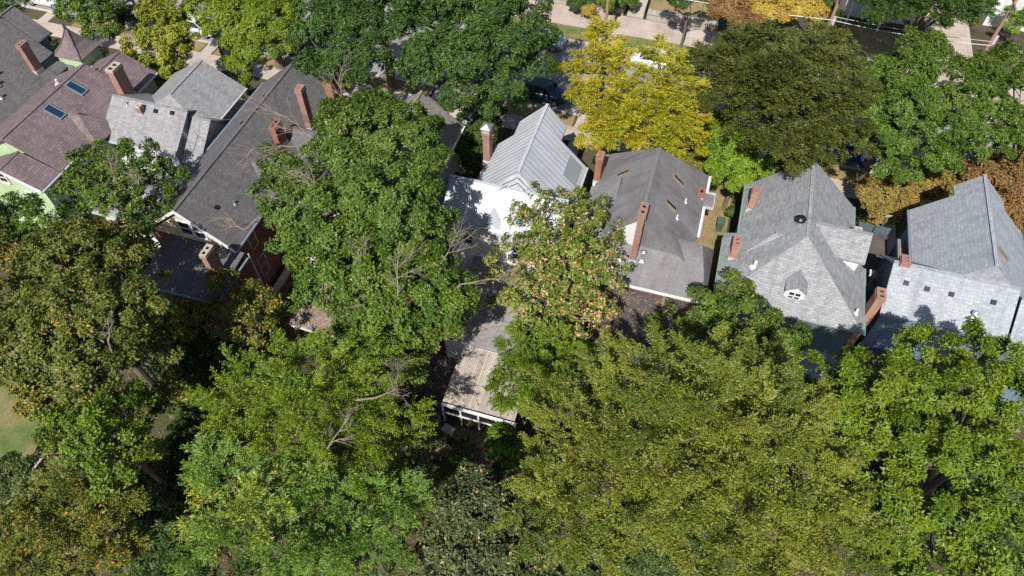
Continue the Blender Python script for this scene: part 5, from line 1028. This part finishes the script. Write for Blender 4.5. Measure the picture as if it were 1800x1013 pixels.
tree('yellow_shrub', 'yellow green shrubs in front of the pointed brick house gable', 'shrub', (-29.65, 44.15, 0), [[-31.56, 44.25, 2.8, 0.97, 0.73], [-29.88, 44.04, 2.73, 1.16, 0.87], [-28.12, 43.59, 2.57, 1.05, 0.79], [-30.44, 43.33, 2.24, 0.87, 0.65], [-28.27, 45.53, 2.32, 0.69, 0.51]], 'sparse', 'limey2', dens=2, r0=0.05, size=0.8, turned=0.1, patch=0.3, seed=73)
tree('locust_tree', 'golden yellow tree, the left one of the pair above the metal roof', 'tree', (-6.9, 47.3, 0), [[-6.9, 44.57, 9.94, 1.38, 1.04], [-6.08, 41.44, 10.34, 1.63, 1.22], [-6.21, 39.46, 9.41, 1.47, 1.1], [-7.59, 41.95, 9.21, 0.96, 0.72], [-4.83, 38.62, 9.18, 1.53, 1.14], [-5.26, 37.57, 8.07, 1.31, 0.98], [-8.0, 41.36, 8.34, 0.65, 0.48], [-4.06, 37.44, 8.13, 1.15, 0.86], [-5.23, 37.19, 6.68, 0.78, 0.59], [-7.14, 48.15, 8.72, 0.69, 0.52]], 'fine', 'yellow', turned=0.18, patch=0.3, r0=0.22, void=0.36, rough=0.32, seed=74)
tree('locust_tree', 'golden yellow tree, the right one of the pair above the slate grey roof', 'tree', (-2.4, 47.3, 0), [[-2.72, 43.91, 10.15, 1.11, 0.83], [-1.97, 40.72, 10.59, 1.51, 1.13], [-0.69, 40.43, 10.08, 1.29, 0.96], [-2.04, 38.45, 9.97, 1.56, 1.17], [-0.25, 38.89, 9.02, 1.43, 1.08], [-1.49, 37.88, 8.42, 1.44, 1.08], [0.6, 38.95, 7.56, 1.08, 0.81], [-2.76, 38.21, 8.8, 0.99, 0.74], [-2.42, 37.54, 7.32, 0.69, 0.52], [0.64, 40.53, 8.52, 0.7, 0.52], [-3.22, 47.15, 8.96, 0.59, 0.44]], 'fine', 'yellow', turned=0.1, patch=0.3, hue_shift=-0.12, r0=0.22, void=0.36, rough=0.32, seed=75)
tree('oak_tree', 'wide dark olive tree right of the golden pair', 'tree', (8.2, 47.3, 0), [[1.68, 43.85, 10.19, 2.03, 1.52], [4.09, 44.13, 11.08, 2.29, 1.72], [6.68, 44.5, 11.06, 2.36, 1.77], [9.16, 45.33, 10.19, 2.01, 1.51], [2.63, 41.7, 10.44, 1.89, 1.41], [5.28, 39.82, 11.96, 2.63, 1.97], [8.41, 40.65, 10.73, 2.17, 1.63], [5.28, 38.68, 10.07, 1.81, 1.36], [6.89, 37.57, 10.56, 2.11, 1.58], [9.69, 39.51, 9.18, 1.53, 1.15], [0.61, 45.09, 9.01, 1.46, 1.09], [7.55, 37.82, 8.38, 1.02, 0.77], [2.64, 46.66, 9.78, 1.54, 1.15], [7.64, 48.96, 9.74, 1.63, 1.22], [9.05, 39.34, 7.94, 1.12, 0.84], [10.65, 45.24, 9.19, 1.01, 0.76], [0.28, 47.5, 8.99, 1.0, 0.75]], 'fine', 'olive', turned=0.05, patch=0.1, void=0.38, rough=0.34, size=1.1, r0=0.45, seed=76)
tree('clipped_tree', 'vivid lime green layered tree left of the green guttered roof', 'tree', (4.5, 40.87, 0), [[2.97, 41.68, 6.15, 1.62, 1.21], [4.01, 39.72, 5.73, 1.66, 1.25], [5.81, 39.85, 5.52, 1.19, 0.89], [2.4, 43.84, 5.72, 1.17, 0.88], [7.18, 40.4, 5.07, 0.8, 0.6], [4.77, 38.98, 4.61, 0.96, 0.72], [4.33, 41.63, 6.01, 1.45, 1.09]], 'cauli', 'vivid', r0=0.15, size=0.62, turned=0.12, seed=77)
tree('crab_apple', 'small bronze olive tree between the slate roof and the lime green tree', 'tree', (1.07, 41.6, 0), [[0.67, 41.55, 4.16, 1.09, 0.82], [1.63, 40.94, 3.99, 1.0, 0.75], [-0.11, 41.68, 3.72, 0.68, 0.51], [2.09, 42.25, 3.92, 0.68, 0.51]], 'dense', 'brownolive', r0=0.1, turned=0.25, size=0.8, seed=78)
tree('sweetgum_tree', 'fresh green tree with two pointed leaders below the overhead wires', 'tree', (14.6, 47.3, 0), [[13.58, 47.64, 12.0, 0.99, 0.74], [14.81, 48.13, 11.71, 1.22, 0.92], [13.42, 45.55, 11.4, 1.49, 1.12], [12.4, 46.01, 10.41, 1.46, 1.09], [12.95, 42.98, 10.69, 1.76, 1.32], [11.81, 42.6, 10.03, 1.41, 1.06], [14.68, 44.4, 10.02, 1.43, 1.07], [12.99, 41.81, 8.83, 1.42, 1.06], [15.05, 42.69, 8.62, 1.43, 1.07], [13.66, 41.38, 7.13, 1.14, 0.86], [16.81, 42.57, 7.44, 1.37, 1.03], [15.8, 42.15, 5.99, 1.01, 0.76], [12.31, 42.56, 7.79, 1.0, 0.75], [15.07, 46.6, 10.57, 1.07, 0.8]], 'maple', 'maple', r0=0.28, turned=0.01, twigs=0.8, size=0.9, void=0.42, rough=0.3, seed=79)
tree('sweetgum_tree', 'fresh green tree left of the right hand edge, in front of the tall pole', 'tree', (19.4, 47.3, 0), [[17.18, 47.16, 11.08, 1.28, 0.96], [18.55, 47.83, 10.91, 1.22, 0.91], [16.76, 44.29, 10.81, 1.47, 1.1], [18.56, 44.82, 10.37, 1.55, 1.16], [16.97, 42.87, 9.43, 1.4, 1.05], [18.75, 43.07, 9.0, 1.48, 1.11], [16.46, 44.19, 9.2, 0.98, 0.74], [19.7, 47.54, 9.99, 1.0, 0.75], [18.22, 43.15, 7.57, 1.06, 0.8]], 'maple', 'maple', r0=0.26, turned=0.01, size=0.9, void=0.4, rough=0.3, seed=80)
tree('street_tree', 'dark reddish speckled tree on the right edge', 'tree', (23.6, 47.3, 0), [[21.93, 53.18, 8.9, 1.24, 0.93], [21.97, 49.81, 8.85, 1.35, 1.01], [21.4, 46.62, 8.23, 1.39, 1.05], [22.35, 45.34, 7.53, 1.15, 0.87], [21.76, 45.6, 6.65, 0.86, 0.65]], 'maple', 'maple', turned=0.06, patch=0.5, r0=0.2, size=0.85, hue_shift=-0.2, seed=81)
tree('crape_myrtle', 'rust coloured shrubby tree in the corner behind the pale grey roof', 'shrub', (22.71, 45.28, 0), [[22.22, 46.26, 4.03, 1.4, 1.05], [23.48, 45.46, 4.01, 1.46, 1.1], [22.82, 42.88, 4.05, 1.34, 1.01], [21.44, 45.61, 3.56, 1.07, 0.8], [24.0, 41.92, 3.69, 1.25, 0.94], [21.02, 47.01, 3.02, 0.93, 0.7], [24.42, 48.4, 3.55, 1.1, 0.82], [22.29, 44.71, 3.23, 0.9, 0.68]], 'dense', 'rust', turned=0.25, patch=0.4, r0=0.1, size=0.85, seed=82)
tree('crape_myrtle', 'amber and green bushes between the two right hand grey roofs', 'shrub', (17.09, 43.82, 0), [[14.71, 42.23, 3.1, 1.23, 0.92], [16.58, 43.92, 2.89, 1.25, 0.94], [18.42, 44.71, 3.26, 1.33, 1.0], [15.22, 40.96, 2.77, 1.05, 0.79], [17.07, 42.57, 2.6, 0.99, 0.74], [19.06, 44.05, 2.63, 0.91, 0.68], [14.27, 43.74, 2.69, 0.76, 0.57], [20.29, 45.3, 2.66, 0.84, 0.63], [18.2, 46.91, 2.61, 0.94, 0.71]], 'dense', 'amber', turned=0.15, patch=0.3, r0=0.08, size=0.85, seed=83)
tree('round_shrub', 'small dark green round shrub beside the short brick chimney', 'shrub', (14.26, 40.24, 0), [[14.26, 40.24, 1.53, 0.66, 0.49]], 'dense', 'dark', r0=0.05, size=0.6, seed=84)
tree('round_shrub', 'low dark shrub at the left foot of the green guttered house', 'shrub', (5.17, 39.86, 0), [[5.04, 39.37, 1.39, 0.51, 0.38], [5.31, 40.35, 1.23, 0.43, 0.32]], 'dense', 'dark', r0=0.05, size=0.6, seed=85)
tree('street_tree', 'bronze brown crown at the top edge right of the raised lawn', 'tree', (1.97, 59.2, 0), [[1.85, 58.62, 5.93, 1.65, 1.24], [3.39, 58.54, 5.57, 1.07, 0.8], [0.66, 60.44, 6.0, 1.48, 1.11]], 'cauli', 'bronze', r0=0.15, size=0.7, turned=0.1, seed=86)
tree('street_tree', 'straw gold crown at the top edge beside the bronze one', 'tree', (6.76, 60.61, 0), [[4.87, 59.54, 5.93, 1.65, 1.24], [7.41, 60.59, 5.93, 1.65, 1.24], [6.08, 61.95, 6.08, 1.78, 1.33], [8.7, 60.37, 5.6, 0.97, 0.73]], 'cauli', 'gold', r0=0.15, size=0.7, turned=0.1, seed=87)
tree('street_tree', 'green crown between the straw gold tree and the middle pole', 'tree', (10.2, 62.05, 0), [[9.9, 62.04, 5.64, 0.88, 0.66], [10.49, 62.07, 4.76, 0.6, 0.45]], 'cauli', 'dark', r0=0.1, size=0.7, hue_shift=0.2, seed=88)
tree('oak_tree', 'dark green crown shading the house at the top right', 'tree', (16.29, 59.3, 0), [[13.0, 57.67, 9.21, 1.95, 1.46], [15.36, 57.38, 9.56, 2.1, 1.57], [18.01, 58.14, 9.26, 1.84, 1.38], [19.65, 60.46, 8.78, 1.53, 1.15], [14.2, 60.05, 9.52, 2.71, 2.03], [17.53, 62.08, 8.97, 2.57, 1.93]], 'fine', 'dark', r0=0.3, hue_shift=0.15, size=1.1, seed=89)
tree('shrub', 'bright shrub with long leaves in the top right corner', 'shrub', (27.21, 70.69, 0), [[27.1, 70.31, 2.04, 1.37, 1.03], [27.96, 72.03, 2.16, 1.07, 0.8], [26.56, 69.72, 1.54, 0.64, 0.48]], 'star', 'vivid', r0=0.06, hue_shift=-0.2, seed=90)
tree('garden_tree', 'dark leaved tree on the lawn at the top edge', 'tree', (-1.92, 60.61, 0), [[-1.89, 60.02, 5.47, 1.3, 0.97], [-3.2, 60.39, 5.47, 1.31, 0.98], [-0.67, 61.43, 4.67, 0.82, 0.61]], 'star', 'dark', r0=0.12, hue_shift=0.1, seed=91)
tree('garden_shrub', 'rounded evergreen shrubs at the top edge left of the pole', 'shrub', (-12.2, 63.11, 0), [[-12.86, 62.9, 1.51, 0.72, 0.54], [-11.53, 63.33, 1.37, 0.55, 0.42]], 'dense', 'dark', r0=0.05, size=0.6, hue_shift=0.2, seed=92)
tree('garden_shrub', 'pale feathery grass shrub hanging over the stone wall', 'shrub', (-11.32, 62.71, 0), [[-11.39, 62.85, 1.07, 0.55, 0.42], [-11.25, 62.57, 0.84, 0.39, 0.29]], 'dense', 'gold', r0=0.04, size=0.5, seed=93)
tree('garden_shrub', 'green garden shrubs right of the top centre pole', 'shrub', (-9.02, 63.88, 0), [[-9.13, 63.89, 1.59, 0.99, 0.75], [-7.82, 64.17, 1.84, 0.88, 0.66], [-10.1, 63.59, 1.77, 0.55, 0.41]], 'dense', 'maple', r0=0.06, size=0.7, seed=94)
tree('street_tree', 'dark tree shading the far top left corner', 'tree', (-55.29, 39.32, 0), [[-55.62, 39.43, 7.39, 1.5, 1.12], [-55.11, 40.87, 7.42, 1.42, 1.07], [-55.14, 37.65, 7.52, 1.19, 0.89]], 'maple', 'dark', r0=0.15, seed=95)
tree('garden_shrub', 'dark ivy shrubs behind the dark grey roof at the left', 'shrub', (-57.63, 41.85, 0), [[-57.6, 41.78, 1.46, 0.83, 0.62], [-58.6, 42.2, 1.7, 0.73, 0.55], [-56.68, 41.57, 1.19, 0.52, 0.39]], 'maple', 'dark', r0=0.05, size=0.7, seed=96)
tree('garden_shrub', 'leafy shrubs in front of the light grey front gable', 'shrub', (-38.14, 42.04, 0), [[-38.81, 41.92, 1.72, 0.69, 0.52], [-37.03, 41.7, 1.68, 0.78, 0.59], [-40.47, 42.6, 1.35, 0.6, 0.45], [-36.24, 41.95, 1.2, 0.49, 0.37]], 'maple', 'maple', r0=0.05, size=0.7, turned=0.05, seed=97)
tree('garden_shrub', 'yellow green shrubs between the green turret house and its neighbour', 'shrub', (-45.86, 41.08, 0), [[-47.17, 41.22, 1.71, 0.7, 0.53], [-45.16, 40.53, 1.92, 0.69, 0.52], [-43.94, 40.3, 1.76, 0.59, 0.44], [-47.18, 42.27, 1.35, 0.61, 0.46]], 'maple', 'maple', r0=0.05, size=0.7, turned=0.12, patch=0.4, seed=98)
tree('garden_shrub', 'sparse yellow green shrub by the concrete walk at the upper left', 'shrub', (-45.99, 43.22, 0), [[-49.27, 43.29, 0.95, 0.62, 0.47], [-42.71, 43.15, 0.91, 0.71, 0.53]], 'sparse', 'limey2', r0=0.04, size=0.7, seed=99)
# ------------------------------------------------ fallen leaves in the back gardens
rng = np.random.default_rng(3); n = 70000
x = rng.uniform(-32, 26, n); y = rng.uniform(1, 31, n)
k = np.sin(x*1.3+1)*np.sin(y*1.1)+np.sin(x*.5-y*.7)+rng.normal(size=n)*.8 > -.2; x = x[k]; y = y[k]; n = len(x)
a = rng.uniform(0, 6.28, n); L = rng.uniform(.05, .11, n); z = rng.uniform(.02, .06, n); t1, t2 = rng.normal(0, .35, (2, n))
V = np.empty((n, 4, 3), np.float32)
for q_, (u, v) in enumerate(((-1, 0), (0, -.6), (1, 0), (0, .6))):
    dx = (u*np.cos(a)-v*np.sin(a))*L; dy = (u*np.sin(a)+v*np.cos(a))*L; V[:, q_] = np.c_[x+dx, y+dy, z+.02+dx*t1*.5+dy*t2*.5]
me = bpy.data.meshes.new('leaf_litter'); me.vertices.add(n*4); me.vertices.foreach_set('co', V.ravel()); me.loops.add(n*4); me.loops.foreach_set('vertex_index', np.arange(n*4, dtype=np.int32))
me.polygons.add(n); me.polygons.foreach_set('loop_start', np.arange(0, n*4, 4, dtype=np.int32))
at = me.attributes.new('hue', 'FLOAT', 'FACE'); at.data.foreach_set('value', rng.random(n).astype(np.float32)); me.update(calc_edges=True)
LM['litter'] = leafmat('fallen leaves', (.085, .05, .025), (.26, .17, .08), (.2, .1, .05)); me.materials.append(LM['litter'])
o = bpy.data.objects.new('leaf_litter', me); col.objects.link(o); setp(o, 'brown fallen leaves scattered over the back garden soil', 'leaf litter', kind='stuff')


print('leaves', NLEAF)
